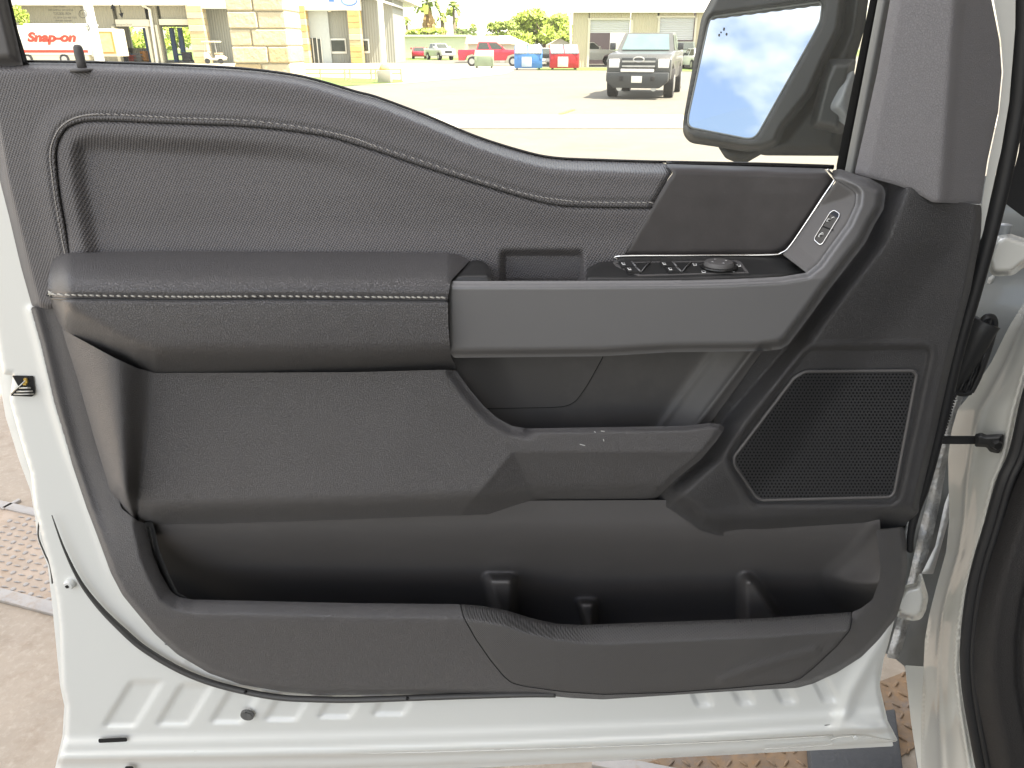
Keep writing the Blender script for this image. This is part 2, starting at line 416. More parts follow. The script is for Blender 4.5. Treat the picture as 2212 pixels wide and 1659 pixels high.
# ---- painted inner shell
OUT_L = [(-40, 560), (-10, 720), (0, 778), (7, 809), (28, 810), (21, 865), (45, 952), (66, 1021), (74, 1090), (92, 1166), (108, 1222), (122, 1291),
         (129, 1361), (133, 1482), (143, 1524), (140, 1590), (118, 1675)]
BOT = [(713, 1660), (1060, 1649), (1481, 1632), (1926, 1604), (1940, 1600)]
OUT_R = [(1913, 1548), (1902, 1500), (1899, 1451), (1909, 1423), (1918, 1395), (1932, 1340), (1955, 1200), (1980, 1100), (2040, 860), (2085, 640), (2122, 440)]
shell_out = [(-40, 230)]+OUT_L+BOT+OUT_R+[(1850, 400), (1500, 395), (1250, 385), (1020, 335), (800, 250), (600, 200), (300, 180)]
PANEL = [(69, 640), (-10, 300), (-30, 230), (300, 180), (600, 200), (1020, 335), (1500, 395), (2119, 443), (2121, 460), (2097, 625), (2048, 816), (1986, 1084), (1960, 1222), (1954, 1277), (1937, 1333), (1902, 1378), (1860, 1420), (1808, 1453), (1756, 1477), (1583, 1493), (1303, 1511), (852, 1500), (694, 1502), (521, 1479), (451, 1454), (382, 1413), (333, 1368), (295, 1323), (240, 1239), (187, 1097), (149, 983), (115, 868), (87, 747)]
def h_shell(X, Y, d):
    pin_ = inside(X, Y, PANEL); pd_ = pdist(X, Y, PANEL, True)
    h = -16-135*np.where(pin_, ss(14, 40, pd_), 0)
    h += 6*(1-ss(0, 7, d))*(-1)
    yb = I(X, [118, 713, 1060, 1481, 1926], [1672, 1660, 1649, 1632, 1604])
    t = yb-Y
    h += -7*(1-ss(20, 30, t))+5*np.exp(-((t-36)/8)**2)-4*ss(60, 92, t)*0+6*(1-ss(58, 84, t))
    for i in range(6):                       # pressed swages along the lower edge
        x0 = 214+i*116; yb0 = 1572-i*5
        u = X-(x0+(yb0-Y)*0.62)
        top = 1466+i*6
        rec = ss(0, 16, u)*ss(0, 16, 82-u)*ss(0, 14, Y-top)*ss(0, 7, yb0-Y)
        h -= 4.8*rec
    for i in range(4):
        x0 = 1490+i*92
        u = X-(x0-(1500-Y)*0.5)
        h -= 6*ss(0, 10, u)*ss(0, 16, 46-u)*ss(0, 16, 1530-i*3-Y)
    # corner well at the hinge side
    e = pdist(X, Y, [(1935, 1330), (1880, 1420), (1835, 1500), (1820, 1560), (1880, 1575), (1925, 1600)])
    h += 7*np.exp(-(e/16)**2)
    # soft step beside the trim
    e2 = pdist(X, Y, [(66, 671), (87, 747), (115, 868), (150, 983), (187, 1083), (240, 1239), (300, 1330), (400, 1425)])
    h += 4*np.exp(-(e2/9)**2)
    return h
relief('inner_shell', shell_out, h_shell, M['paint'], door, 6, 12, corner=5)
# outer skin folded behind the shell
skin = [(-60, 300), (-30, 700), (-5, 800), (12, 900), (40, 990), (66, 1060), (76, 1120), (81, 1166), (103, 1222), (112, 1300), (122, 1400), (130, 1482), (139, 1524), (135, 1590), (112, 1690),
        (713, 1675), (1930, 1612), (1900, 1480), (1960, 1100), (2090, 560), (1800, 420), (1200, 370), (800, 260), (400, 200)]
def h_skin(X, Y, d): return -46+6*ss(0, 20, d)-125*ss(60, 130, d)-80*ss(1300, 1700, X)
relief('outer_skin', skin, h_skin, M['paint'], door, 14, 40, corner=4)
tube_obj('hem_seam', [PH(x, y, -38) for x, y in catmull([(87, 1040), (90, 1075), (89, 1100), (84, 1130), (83, 1160), (96, 1195), (108, 1222), (113, 1260)], 5)], 0.0011, M['rubber_grey'], door, 6)
# latch recess
relief('latch_plate', [(26, 811), (72, 812), (76, 848), (70, 857), (22, 855), (40, 835)], lambda X, Y, d: -13.8+0.03*(Y-830), M['black_hole'], door, 4, 2, corner=3)
bm = bmesh.new()
for a, b_, r in (((24, 851), (55, 822), 1.6), ((30, 852), (72, 851), 1.8), ((36, 846), (70, 845), 2.2), ((42, 838), (66, 838), 2.6)):
    tube(bm, [PH(*a, -9), PH(*b_, -9)], r*0.00052, 6)
bmobj('latch_claw', bm, mat('zinc_steel', (0.55, 0.54, 0.50), 0.3, metal=0.9, bump=0.0002, bscale=200), door, True)
bm = bmesh.new(); box(bm, PH(56, 822, -10), (0.0035, 0.003, 0.006)); box(bm, PH(54, 829, -10), (0.004, 0.003, 0.0025))
bmobj('latch_spring', bm, mat('brass_yellow', (0.62, 0.42, 0.10), 0.35, metal=0.6), door)
# torx bolt
bm = bmesh.new()
c = PH(150, 1262, -12)
tube(bm, [c+Vector((0, 0.004, 0)), c+Vector((0, -0.002, 0)), c+Vector((0, -0.005, 0))], [0.0078, 0.0078, 0.006], 18)
bolt = bmobj('bolt', bm, M['paint'], door, False, 40)
bm = bmesh.new()
for k in range(3):
    box(bm, c+Vector((-0.0005, -0.0056, 0)), (0.0052, 0.0016, 0.0014), Matrix.Rotation(k*math.pi/3, 3, 'Y'))
bmobj('socket', bm, M['black_plastic'], bolt)
# plugs, slots and holes of the shell
bm = bmesh.new(); c = PH(535, 1543, -12)
tube(bm, [c, c+Vector((0, -0.003, 0)), c+Vector((0, -0.0045, 0)), c+Vector((0, -0.0025, 0)), c+Vector((0, -0.002, 0))], [0.0112, 0.0108, 0.0078, 0.0062, 0.0040], 24)
plug = bmobj('rubber_plug', bm, mat('pale_grey_rubber', (0.13, 0.13, 0.125), 0.5, bump=0.0002, bscale=300), door, False, 25)
bm = bmesh.new(); tube(bm, [c+Vector((0, -0.0018, 0)), c+Vector((0, -0.0030, 0))], 0.0032, 12); bmobj('plug_hole', bm, M['black_hole'], plug)
def shell_hole(pts, hh=-12.5):
    relief('shell_hole', pts, lambda X, Y, d: hh+0*X, M['black_hole'], door, 3, 1.5, corner=4)
shell_hole([(212, 1596), (274, 1593), (275, 1602), (213, 1605)], -8.5)
shell_hole([(1066, 1608), (1082, 1608), (1082, 1621), (1066, 1621)], -8.5)
shell_hole([(1780, 1566), (1796, 1565), (1797, 1578), (1781, 1579)], -8.5)
shell_hole([(270, 1655), (288, 1655), (290, 1668), (270, 1668)], -8.0)
bm = bmesh.new(); c = PH(1847, 1592, -9); tube(bm, [c, c+Vector((0, -0.003, 0))], [0.004, 0.0034], 14); bmobj('hem_rivet', bm, M['paint'], door, False, 40)
for nm, pth, rr in (('sealer_bead', [(420, 1622), (713, 1628), (1060, 1621), (1481, 1606), (1800, 1590)], 0.0011), ('hem_edge', [(1650, 1618), (1790, 1609), (1797, 1597), (1850, 1590), (1935, 1601)], 0.0009)):
    tube_obj(nm, [PH(x, y, -8.5) for x, y in catmull(pth, 8)], rr, M['paint_jamb'], door, 6)
# sealing lip that curves under the trim
SEAL = catmull([(112, 1113), (139, 1187), (173, 1256), (215, 1312), (264, 1361), (312, 1402), (382, 1444), (451, 1473), (531, 1494), (608, 1507), (694, 1511), (768, 1511.5), (880, 1508), (991, 1504), (1130, 1500), (1200, 1500)], 6)
n = len(SEAL)
tube_obj('sealing_lip', [PH(x, y, -6.5) for x, y in SEAL], [0.0006+0.0042*min(1, i/(n*0.28)) for i in range(n)], M['rubber_grey'], door, 10)
for px, py in ((531, 1493), (880, 1507)):
    bm = bmesh.new(); c = PH(px, py, -4); tube(bm, [c, c+Vector((0, -0.0036, 0.0004))], 0.0022, 12); bmobj('lip_hole', bm, M['black_hole'], door)

# ---- upper trim
up_out = [(x, y) for x, y in SILL if x < 1430]+[(1439, 354), (1453, 373), (1444, 385), (1348, 550), (1340, 560), (1300, 612), (300, 612), (105, 668), (69, 661), (45, 576), (20, 470), (0, 392), (-30, 280)]
SW = lambda X: I(X, [0, 500, 900, 1440], [12, 15, 21, 23])
def pipe_sd(X, Y):
    d = pdist(X, Y, PIPE)
    ins = inside(X, Y, PIPE+[(1409, 620), (149, 620)])
    return np.where(ins, d, -d)
def h_up(X, Y, d):
    t = Y-I(X, sx, sy)
    tt = np.clip(t, 0, 90); w_ = SW(X); h = np.where(tt < w_, 2.2*(tt-w_), 6.0-6.0*np.exp(-(tt-w_)/5.0))
    h -= 0.020*np.maximum(0, 420-Y)                    # leans outward with height
    s = pipe_sd(X, Y)
    h += 3.0*ss(-60, -10, s)-1.8*np.exp(-((s+13)/3.0)**2)
    h += 0.5*np.exp(-((s+6)/4.0)**2)
    h -= 14*ss(-1, 6, s)
    h -= 14*(1-ss(0, 22, X-I(Y, [141, 392, 576, 661], [-40, 0, 45, 69])))
    h -= 5*(1-ss(0, 10, d))*(Y > 360)
    return h
relief('upper_trim', up_out, h_up, M['fabric'], door, 4.5, 16, corner=4)
ins_out = PIPE+[(1400, 470), (1349, 549), (1320, 600), (1300, 640), (160, 620)]
def h_ins(X, Y, d):
    s = pdist(X, Y, PIPE)
    fx = 1-ss(420, 860, X)*0.85
    h = 6-0.020*np.maximum(0, 420-Y)+2*ss(0, 14, s)
    h -= 12*ss(26, 72, s)*fx
    # curved run-out toward the arm rest
    h += 4*ss(480, 560, Y)
    # finger cup
    bx = ss(1076, 1096, X)*ss(0, 14, 1264-X)*ss(536, 556, Y)
    h -= 16*bx
    h -= 3*(1-ss(0, 5, s))
    return h
relief('door_insert', ins_out, h_ins, M['fabric_insert'], door, 4.5, 16, corner=2)
tube_obj('insert_piping', [PH(x, y, 6.6-0.02*max(0, 420-y)) for x, y in dens(PIPE, 8, False)], 0.0010, M['black_plastic'], door, 8)
hem_poly = STITCH+PIPE[::-1]
hem_out = [(x, y) for x, y in hem_poly]
relief('insert_hem', hem_out, lambda X, Y, d: 6.0-0.02*np.maximum(0, 420-Y)+1.6*ss(0, 5, d), M['leather'], door, 4, 5, corner=0)
def stitches(name, path, hf, pitch, ln, rad, tilt, m):
    pts = dens(path, pitch, False); bm = bmesh.new()
    for a, b in zip(pts[:-1], pts[1:]):
        a = Vector(a); b = Vector(b); mdl = (a+b)/2; dr = (b-a).normalized(); nr = Vector((-dr.y, dr.x))
        s = mdl-dr*ln/2-nr*tilt; e = mdl+dr*ln/2+nr*tilt
        p = [PH(s.x, s.y, hf(s)), PH(mdl.x-dr.x*ln*.2, mdl.y-dr.y*ln*.2-nr.y*tilt*.5, hf(mdl)+0.9), PH(mdl.x+dr.x*ln*.25, mdl.y+dr.y*ln*.25+nr.y*tilt*.4, hf(mdl)+0.9), PH(e.x, e.y, hf(e))]
        tube(bm, p, [rad*0.5, rad, rad, rad*0.5], 6)
    o = bmobj(name, bm, m, door, True); o['kind'] = 'stuff'
    return o
stitches('insert_stitching', STITCH, lambda p: 8.6-0.02*max(0, 420-p.y), 14, 11.5, 0.0007, 1.6, M['thread_dim'])

# lock pin
bm = bmesh.new()
c = PH(176.5, 141, -6)
tube(bm, [c+Vector((0, 0, z)) for z in (-0.004, 0.004, 0.012, 0.0175, 0.0195, 0.0203)], [0.0046, 0.0047, 0.0050, 0.0046, 0.0032, 0.0008], 16)
pin = bmobj('lock_pin', bm, M['smooth_plastic'], door, True)
bm = bmesh.new()
tube(bm, [c+Vector((0, 0, z)) for z in (-0.006, -0.0035, -0.0025, -0.0030)], [0.0125, 0.0120, 0.0085, 0.0060], 24)
bmobj('pin_grommet', bm, M['smooth_plastic'], pin, True)

# ---- arm rest
SEAM = catmull([(100, 636), (112, 642), (139, 645), (382, 648), (590, 647), (768, 648), (968, 650)], 5)
mx_ = [p[0] for p in SEAM]; my_ = [p[1] for p in SEAM]
pad_out = [(104, 601), (111, 566), (125, 552), (149, 546), (347, 543), (768, 544), (956, 547), (991, 549), (1008, 558), (1015, 563), (974, 606), (968, 640), (967, 651)]+SEAM[::-1][2:]+[(103, 634)]
def arm_end(X): return 1-ss(0, 60, X-103)
def h_pad(X, Y, d):
    t = np.clip((Y-544)/104.0, 0, 1)
    h = 14+84*np.sin(np.minimum(1, t*1.12)*math.pi/2)**0.9
    h -= 34*arm_end(X)**1.6
    sm = I(X, mx_, my_)-Y
    h -= 5*np.exp(-(sm/2.5)**2)+2.5*np.exp(-((sm-8)/3)**2)
    h -= 10*(1-ss(0, 26, np.hypot(np.maximum(0, X-950)*0.7, 0)*-1+40))*0
    h -= 30*ss(962, 1020, X)*(Y < 612)
    return h
relief('armrest_pad', pad_out, h_pad, M['leather'], door, 4, 16, corner=8)
fr_out = SEAM+[(968, 700), (974, 772), (986, 792), (984, 799), (956, 801), (768, 806), (337, 807.6), (295, 795.5), (243, 771), (139, 714), (128, 698), (114, 667), (109, 646)]
def h_front(X, Y, d):
    sm = Y-I(X, mx_, my_)
    h = 99+4*np.sin(np.clip(sm/90, 0, 1)*math.pi/2)
    h -= 34*arm_end(X)**1.6
    h -= 6*np.exp(-(sm/2.5)**2)
    yb = I(X, [114, 139, 243, 295, 337, 768, 985], [668, 714, 771, 795, 807, 806, 800])
    t = yb-Y
    h -= 74*(1-ss(-6, 74, t))**1.8
    return h
relief('armrest_front', fr_out, h_front, M['leather'], door, 4, 24, corner=8)
stitches('armrest_stitching', catmull([(108, 632), (139, 637), (382, 641), (590, 640), (768, 641.5), (963, 643)], 6), lambda p: float(95.5-34*(1-ss(0, 60, np.array(p.x-103)))**1.6), 13.6, 11.5, 0.0011, 1.3, M['thread'])
tube_obj('armrest_seam', [PH(x, y+1, float(94-34*arm_end(np.array(x))**1.6)) for x, y in dens(SEAM, 8, False)], 0.0014, M['black_plastic'], door, 6)
def h_cap(X, Y, d): return 20+62*ss(556, 612, Y)-8*(1-ss(0, 12, d))
relief('armrest_end_cap', [(972, 607), (1015, 564.6), (1032, 561), (1050, 568), (1060, 584), (1063, 606)], h_cap, M['black_plastic'], door, 4, 14, corner=8)

# ---- pull handle
LV = lambda Y: I(Y, [360, 450, 600, 800], [40, 58, 88, 90])
BEZ_R = [(1742, 589), (1767, 569), (1791, 535), (1829, 483), (1848, 441), (1850, 420), (1843, 411), (1812, 391), (1800, 384)]
H_TOP = [(970, 607), (1200, 607), (1444, 606), (1583, 603), (1687, 598)]+BEZ_R
H_OUT = [(1815, 365), (1843, 375), (1878, 385), (1906, 401), (1913, 415), (1909, 451), (1888, 487), (1869, 525), (1826, 580), (1791, 625), (1756, 674), (1722, 719), (1704, 743), (1687, 754), (1652, 758.5)]
H_BOT = [(1652, 758.5), (1444, 761), (1303, 769.5), (981, 773)]
han_out = H_TOP+[(1797, 368)]+H_OUT+H_BOT[1:]+[(973, 764), (970, 695), (968, 618)]
def h_handle(X, Y, d):
    a = pdist(X, Y, H_TOP); b = pdist(X, Y, H_OUT); c = pdist(X, Y, H_BOT)
    h = LV(Y)-9*(1-ss(0, 15, a))-20*(1-ss(2, 24, b))**1.3
    h -= 13*(1-ss(2, 20, c))
    h -= 4*(1-ss(0, 7, X-968))
    up_ = 1-ss(440, 600, Y)
    h -= up_*0.12*np.maximum(0, a-16)
    return h
relief('pull_handle', han_out, h_handle, M['satin'], door, 4, 12, corner=5)
# ---- switch pod and lock bezel
def h_pod(X, Y): return 12+70*np.clip((Y-552)/54.0, 0, 1.1)
pod_out = [(1266, 606), (1267, 590), (1272, 578), (1296, 566), (1330, 564), (1345, 552), (1690, 549), (1742, 587), (1738, 591), (1687, 599), (1583, 604), (1444, 607)]
pod = relief('switch_pod', pod_out, lambda X, Y, d: h_pod(X, Y)-6*(1-ss(0, 6, d)), M['black_plastic'], door, 4, 10, corner=6)
bez_out = [(1690, 549)]+BEZ_R+[(1795, 380), (1806, 392), (1776, 432), (1742, 484), (1711, 528), (1697, 543)]
def h_bez(X, Y, d):
    a = pdist(X, Y, BEZ_R)
    return LV(Y)-9-0.36*np.minimum(a, 90)-1.5*(1-ss(0, 4, d))
relief('lock_bezel', bez_out, h_bez, M['smooth_plastic'], door, 4, 6, corner=4)
dec_out = [(1438, 354), (1500, 356), (1640, 360), (1781, 364), (1793, 380), (1802, 389), (1774, 429), (1739, 481), (1708, 525), (1694, 539), (1670, 547), (1444, 549.5), (1347, 550), (1444, 386), (1454, 374)]
def h_dec(X, Y, d):
    t = Y-I(X, [1438, 1800], [354, 366])
    return 9-3*(1-ss(8, 18, t))-2.6*np.maximum(0, 9-t)-2.5*(1-ss(0, 6, d))-0.02*np.maximum(0, 420-Y)+6*ss(1600, 1780, X)
relief('decor_panel', dec_out, h_dec, M['decor'], door, 4.5, 10, corner=5)
CH = catmull([(1334, 561), (1342, 553), (1500, 552), (1660, 550.5), (1688, 546), (1706, 532), (1742, 480), (1776, 428), (1800, 393), (1803, 386), (1797, 376), (1787, 366)], 5)
tube_obj('chrome_strip', [PH(x, y, 14+8*float(ss(1600, 1780, np.array(x)))) for x, y in CH], 0.0012, M['chrome'], door, 8)
# lock rocker
lk = [(1802, 454), (1813, 461), (1813, 467), (1777, 526), (1771, 529), (1759, 519), (1760, 513), (1794, 458)]
def h_bz(p): return float(h_bez(np.array([float(p[0])]), np.array([float(p[1])]), np.array([50.0]))[0])
lkc = rnd(lk, 3)
rock = relief('lock_rocker', lk, lambda X, Y, d: h_bez(X, Y, d*0+50)+0.6, M['gloss_black'], door, 3, 3, corner=3)
bm = bmesh.new(); ring = dens(lkc, 3)+[dens(lkc, 3)[0]]
tube(bm, [PH(x, y, h_bz((x, y))+1.2) for x, y in ring], 0.0007, 6, False); bmobj('chrome_ring', bm, M['chrome'], rock, True)
bm = bmesh.new(); tube(bm, [PH(1774, 487, h_bz((1774, 487))+1.2), PH(1800, 497, h_bz((1800, 497))+1.2)], 0.0006, 6); bmobj('rocker_gap', bm, M['black_hole'], rock)
for cx, cy, op in ((1792, 475, 1), (1774, 508, 0)):      # padlock symbols
    bm = bmesh.new(); q = Vector((-0.52, 0.86)); r_ = Vector((0.86, 0.52))
    def pp(u, v): return PH(cx+r_.x*u-q.x*0+q.x*-v*-1*0+(-0.45)*v*-1*0+q.x*v*-1, cy+r_.y*u*0.6+q.y*v*-1, h_bz((cx, cy))+1.3)
    body = [pp(-4, -5), pp(4, -5), pp(4, 1.5), pp(-4, 1.5), pp(-4, -5)]
    tube(bm, body, 0.00055, 5, False)
    sh = [pp(-2.6, 1.5), pp(-2.6, 4), pp(0, 6.2), pp(2.6, 4), pp(2.6, 1.5)]
    if op: sh = [s+Vector((0.003, 0, 0.0005)) for s in sh[:-1]]
    tube(bm, sh, 0.0005, 5)
    bmobj('padlock_symbol', bm, M['icon'], rock, True)
# window switches
def pp_(x, y, dz=0): return PH(x, y, float(h_pod(x, y)))+Vector((0, 0, dz*MM))
def pad(name, pts, up_, m, parent, thick=3):
    top = [pp_(x, y, up_) for x, y in pts]; bot = [pp_(x, y, up_-thick) for x, y in pts]; k = len(pts)
    f = [tuple(range(k))]+[(i, k+i, k+(i+1) % k, (i+1) % k) for i in range(k)]
    o = mesh(name, top+bot, f, m, parent)
    return o
pad('switch_frame', [(1324, 567), (1590, 563), (1600, 566), (1618, 590), (1380, 597), (1330, 575)], 0.5, M['smooth_plastic'], pod, 1)
pad('switch_plate', [(1331, 570), (1588, 566.5), (1610, 588), (1383, 594)], 0.9, M['black_plastic'], pod, 1)
for ox in (0, 88):
    for k in (0, 1):
        s = [(1336+ox+k*13, 571+k*11.5), (1362+ox+k*13, 570.5+k*11.5), (1372+ox+k*12, 580.5+k*11.5), (1343+ox+k*13, 581.5+k*11.5)]
        sw = pad('window_switch', s, 3.2, M['gloss_black'] if 0 else M['black_plastic'], pod, 3)
        cx, cy = 1345+ox+k*13, 575.7+k*11.5
        pad('window_symbol', [(cx-3.6, cy-2.2), (cx+3.2, cy-2.2), (cx+5.6, cy+2.4), (cx-0.6, cy+2.4)], 3.5, M['icon'], pod, 0.3)
        pad('symbol_pane', [(cx-1.4, cy-1.2), (cx+2.2, cy-1.2), (cx+4, cy+0.7), (cx+0.4, cy+0.7)], 3.9, M['black_plastic'], pod, 0.3)
    pad('switch_well', [(1367+ox, 572), (1405+ox, 569.5), (1383+ox, 593), (1376+ox, 586)], 1.6, M['black_hole'], pod, 1)
    tb = bmesh.new(); tube(tb, [pp_(1384+ox, 592, 2), pp_(1394+ox, 581, 3), pp_(1405+ox, 569.5, 2)], 0.0007, 6); bmobj('switch_edge', tb, M['satin'], pod, True)
    tb = bmesh.new(); tube(tb, [pp_(1364+ox, 571, 3), pp_(1373+ox, 581, 3)], 0.0012, 6); tube(tb, [pp_(1373+ox, 583, 3), pp_(1383+ox, 592, 3)], 0.0012, 6); bmobj('switch_lip', tb, M['satin'], pod, True)
kc = pp_(1552, 577, 0)
bm = bmesh.new()
tube(bm, [kc+Vector((0, 0, z)) for z in (-0.002, 0.004, 0.0064, 0.0068)], [0.0165, 0.0165, 0.015, 0.012], 32)
bm2 = bmesh.new(); tube(bm2, [kc+Vector((0, 0, z)) for z in (0.0, 0.0018, 0.0022)], [0.0215, 0.0212, 0.019], 32); bmobj('knob_collar', bm2, M['gloss_black'], pod, True)
knob = bmobj('mirror_knob', bm, M['smooth_plastic'], pod, False, 40)
for a in range(4):
    ca = kc+Vector((math.cos(a*math.pi/2+.3)*0.0085, math.sin(a*math.pi/2+.3)*0.0085, 0.0070)); dv = Vector((math.cos(a*math.pi/2+.3), math.sin(a*math.pi/2+.3), 0)); nv = Vector((-dv.y, dv.x, 0))
    mesh('arrow_mark', [ca+dv*0.0022, ca+nv*0.0016-dv*0.0008, ca-nv*0.0016-dv*0.0008], [(0, 1, 2)], M['icon'], pod)
for cx, cy in ((1500, 574), (1519, 590), (1595, 576), (1583, 588)):
    w = 4.2 if cy != 588 else 2
    s = pad('mirror_symbol', [(cx-w, cy-2.4), (cx+w, cy-2.4), (cx+w+1, cy+2), (cx-w+2, cy+2)], 1.5, M['icon'], pod, 0.3)
    pad('symbol_pane', [(cx-w+1.4, cy-1.4), (cx+w-1.4, cy-1.4), (cx+w-.6, cy+.8), (cx-w+2.6, cy+.8)], 1.9, M['black_plastic'], pod, 0.3)

# ---- grip recess below the handle
def h_grip(X, Y, d):
    ax = I(Y, [740, 764, 886, 935], [1550, 1534, 1444, 1408]); bx = I(Y, [740, 771, 903, 935], [1640, 1617, 1517, 1492])
    h = -6+26*np.clip((X-ax)/np.maximum(1, bx-ax), 0, 1)
    h += 2.2*np.exp(-((X-ax-6)/12)**2)+2.2*np.exp(-((X-bx)/9)**2)
    h += 30*(1-ss(960, 1120, X+(Y-800)*0.45*-1))
    return h
relief('grip_recess', [(955, 735), (1665, 735), (1644, 762), (1536, 912), (1500, 945), (1080, 945), (955, 830)], h_grip, M['recess'], door, 4.5, 10, corner=4)
ac = [(1000, 738), (1312, 738), (1303, 770), (1270, 830), (1245, 866), (1226, 877), (1200, 880), (1060, 883), (1020, 883), (1000, 860)]
relief('access_cover', ac, lambda X, Y, d: h_grip(X, Y, d)+1.2, M['recess'], door, 4.5, 4, corner=12)
tube_obj('cover_seam', [PH(x, y, float(h_grip(np.array([x]), np.array([y]), 0)[0])+1.2) for x, y in dens(rnd([(1312, 738), (1303, 770), (1270, 830), (1245, 866), (1226, 877), (1200, 880), (1040, 883)], 14, 5, False), 6, False)], 0.0006, M['black_hole'], door, 6)

# ---- map pocket bolster
BTOP = [(984, 799), (1015, 841), (1043, 875), (1074, 903), (1106, 920.5), (1140, 925.7), (1481, 920), (1534, 913.5), (1558, 917), (1566, 924)]
BEND = [(1566, 924), (1548, 952), (1513, 993), (1460, 1035), (1404, 1090)]
BBOT = [(1390, 1095), (1164, 1098.6), (1060, 1111), (713, 1124), (416, 1133), (330, 1137), (302, 1131.6), (271, 1111), (257, 1097)]
bol_out = [(134, 708), (139, 714), (243, 771), (295, 795), (337, 806)]+[(768, 804), (950, 799)]+BTOP+BEND[1:]+BBOT+[(243, 1077), (201, 938), (167, 816), (139, 729)]
def h_bol(X, Y, d):
    xl = I(Y, [707, 729, 816, 938, 1077, 1097, 1111, 1132], [134, 139, 167, 201, 243, 257, 271, 302])
    xc = I(Y, [700, 808, 900, 1040, 1140], [350, 332, 322, 304, 296])
    xr = xl+0.52*(xc-xl)
    t1 = np.clip((X-xl)/np.maximum(1, xr-xl), 0, 1); t2 = np.clip((X-xr)/np.maximum(1, xc-xr), 0, 1)
    h = 14+54*np.sin(t1*math.pi/2)**0.8-32*ss(0, 1, t2)
    h += np.where(X > xc, 26*ss(0, 640, X-xc), 0)+0.03*np.maximum(0, Y-810)*(X > xc)
    tb = I(X, [257, 271, 302, 330, 416, 713, 1060, 1164, 1404], [1097, 1111, 1131, 1137, 1133, 1124, 1111, 1098, 1095])-Y
    h -= 56*(1-ss(-8, 64, tb))**1.7
    lx = I(Y, [900, 976, 1091, 1130], [1169, 1105, 1008, 975])
    f = np.minimum(Y-974, (X-lx)*0.75)
    h -= 0.46*np.maximum(0, f)*ss(-4, 12, f)
    a = pdist(X, Y, BTOP[:6]); h -= 13*(1-ss(0, 26, a))
    a = pdist(X, Y, BTOP[5:]); h -= 8*(1-ss(0, 12, a))
    a = pdist(X, Y, BEND); h -= 8*(1-ss(0, 16, a))
    h += 4*(1-ss(0, 60, Y-800))*0
    return h
relief('map_pocket_bolster', bol_out, h_bol, M['plastic'], door, 4, 8, corner=7)

# ---- speaker panel
SPL = [(1913, 413), (1869, 525), (1791, 625), (1704, 743), (1644, 760), (1536, 910), (1566, 924), (1548, 952), (1513, 993), (1460, 1035), (1404, 1090)]
SPB = [(1404, 1090), (1440, 1095), (1470, 1115), (1510, 1145), (1550, 1157), (1650, 1157), (1900, 1143), (1953, 1137)]
SPR = [(1953, 1137), (1985, 1106), (1986, 1084), (2017, 955), (2048, 816), (2069, 730), (2097, 625), (2119, 505), (2121, 460), (2119, 443)]
SPT = [(2121, 436), (2013, 430), (1974, 404), (1932, 391), (1850, 368)]
spk_out = [(1850, 368), (1830, 400), (1800, 560), (1690, 720), (1640, 758), (1536, 908), (1560, 926), (1548, 952), (1513, 993), (1460, 1035)]+SPB+SPR[1:]+SPT[1:-1]
FR = [(1721, 778), (1738, 757), (1753, 750), (1999, 747), (2010, 752), (2010, 771), (1944, 1077), (1927, 1090.7), (1631, 1090.7), (1614, 1073), (1572, 997), (1571, 980)]
GRL = [(1715, 816), (1739, 802), (1972, 800), (1980, 809), (1932, 1063), (1923, 1073), (1645, 1080), (1633, 1073), (1586, 1004), (1586, 986)]
FRr = rnd(FR, 8); GRr = rnd(GRL, 6)
def h_spk0(X, Y):
    ax = I(Y, [380, 413, 525, 625, 743, 910, 993, 1090], [1925, 1913, 1869, 1791, 1704, 1560, 1513, 1404])
    dl = np.maximum(0, (X-ax)*0.8)
    h = 4+42*ss(-8, 42, dl)-20*ss(42, 170, dl)
    h += 10*(1-ss(400, 560, Y))*0
    h -= 8*(1-ss(380, 520, Y))
    b = pdist(X, Y, SPB); h -= 42*(1-ss(0, 56, b))**1.6
    r = pdist(X, Y, SPR); h -= 14*(1-ss(0, 16, r))
    return h
def h_spk(X, Y, d):
    h = h_spk0(X, Y)
    f = pdist(X, Y, FRr, True); ins = inside(X, Y, FRr); s = np.where(ins, f, -f)
    h += 2.2*np.exp(-((s+7)/6)**2)-8.5*ss(-1, 9, s)
    t = pdist(X, Y, SPT); h -= 3*(1-ss(0, 5, t))
    return h
relief('speaker_panel', spk_out, h_spk, M['plastic_dark'], door, 4, 12, corner=5)
gc = (1790, 940)
h_flat = lambda X, Y: 22.5-8.5-0.016*(Y-940)
bmf = relief('speaker_cavity', GRL, lambda X, Y, d: h_spk0(X, Y)-7.6+0*X, M['black_hole'], door, 5, 2, corner=6)  # black backing sheet, painted dark for the shaded space behind the mesh
# perforated mesh
verts = []; faces = []; r0 = 7.8
vid = {}
def vtx(x, y, k):
    key = (round(x*20), round(y*20), k)
    if key not in vid:
        vid[key] = len(verts); verts.append((x, y, k))
    return vid[key]
row = 0; y = 795
while y < 1085:
    x = 1570+(r0*0.5 if row % 2 else 0)
    while x < 1990:
        if inside(np.array([x]), np.array([y]), GRr)[0]:
            R = r0/math.sqrt(3)*1.0
            o_ = []; i_ = []; n_ = []
            for k in range(6):
                a = math.pi/6+k*math.pi/3
                o_.append(vtx(x+R*math.cos(a), y+R*math.sin(a), 0)); i_.append(vtx(x+R*0.60*math.cos(a), y+R*0.60*math.sin(a), 0)); n_.append(vtx(x+R*0.56*math.cos(a), y+R*0.56*math.sin(a), 1))
            for k in range(6):
                faces.append((o_[k], o_[(k+1) % 6], i_[(k+1) % 6], i_[k])); faces.append((i_[k], i_[(k+1) % 6], n_[(k+1) % 6], n_[k]))
        x += r0
    y += r0*math.sqrt(3)/2; row += 1
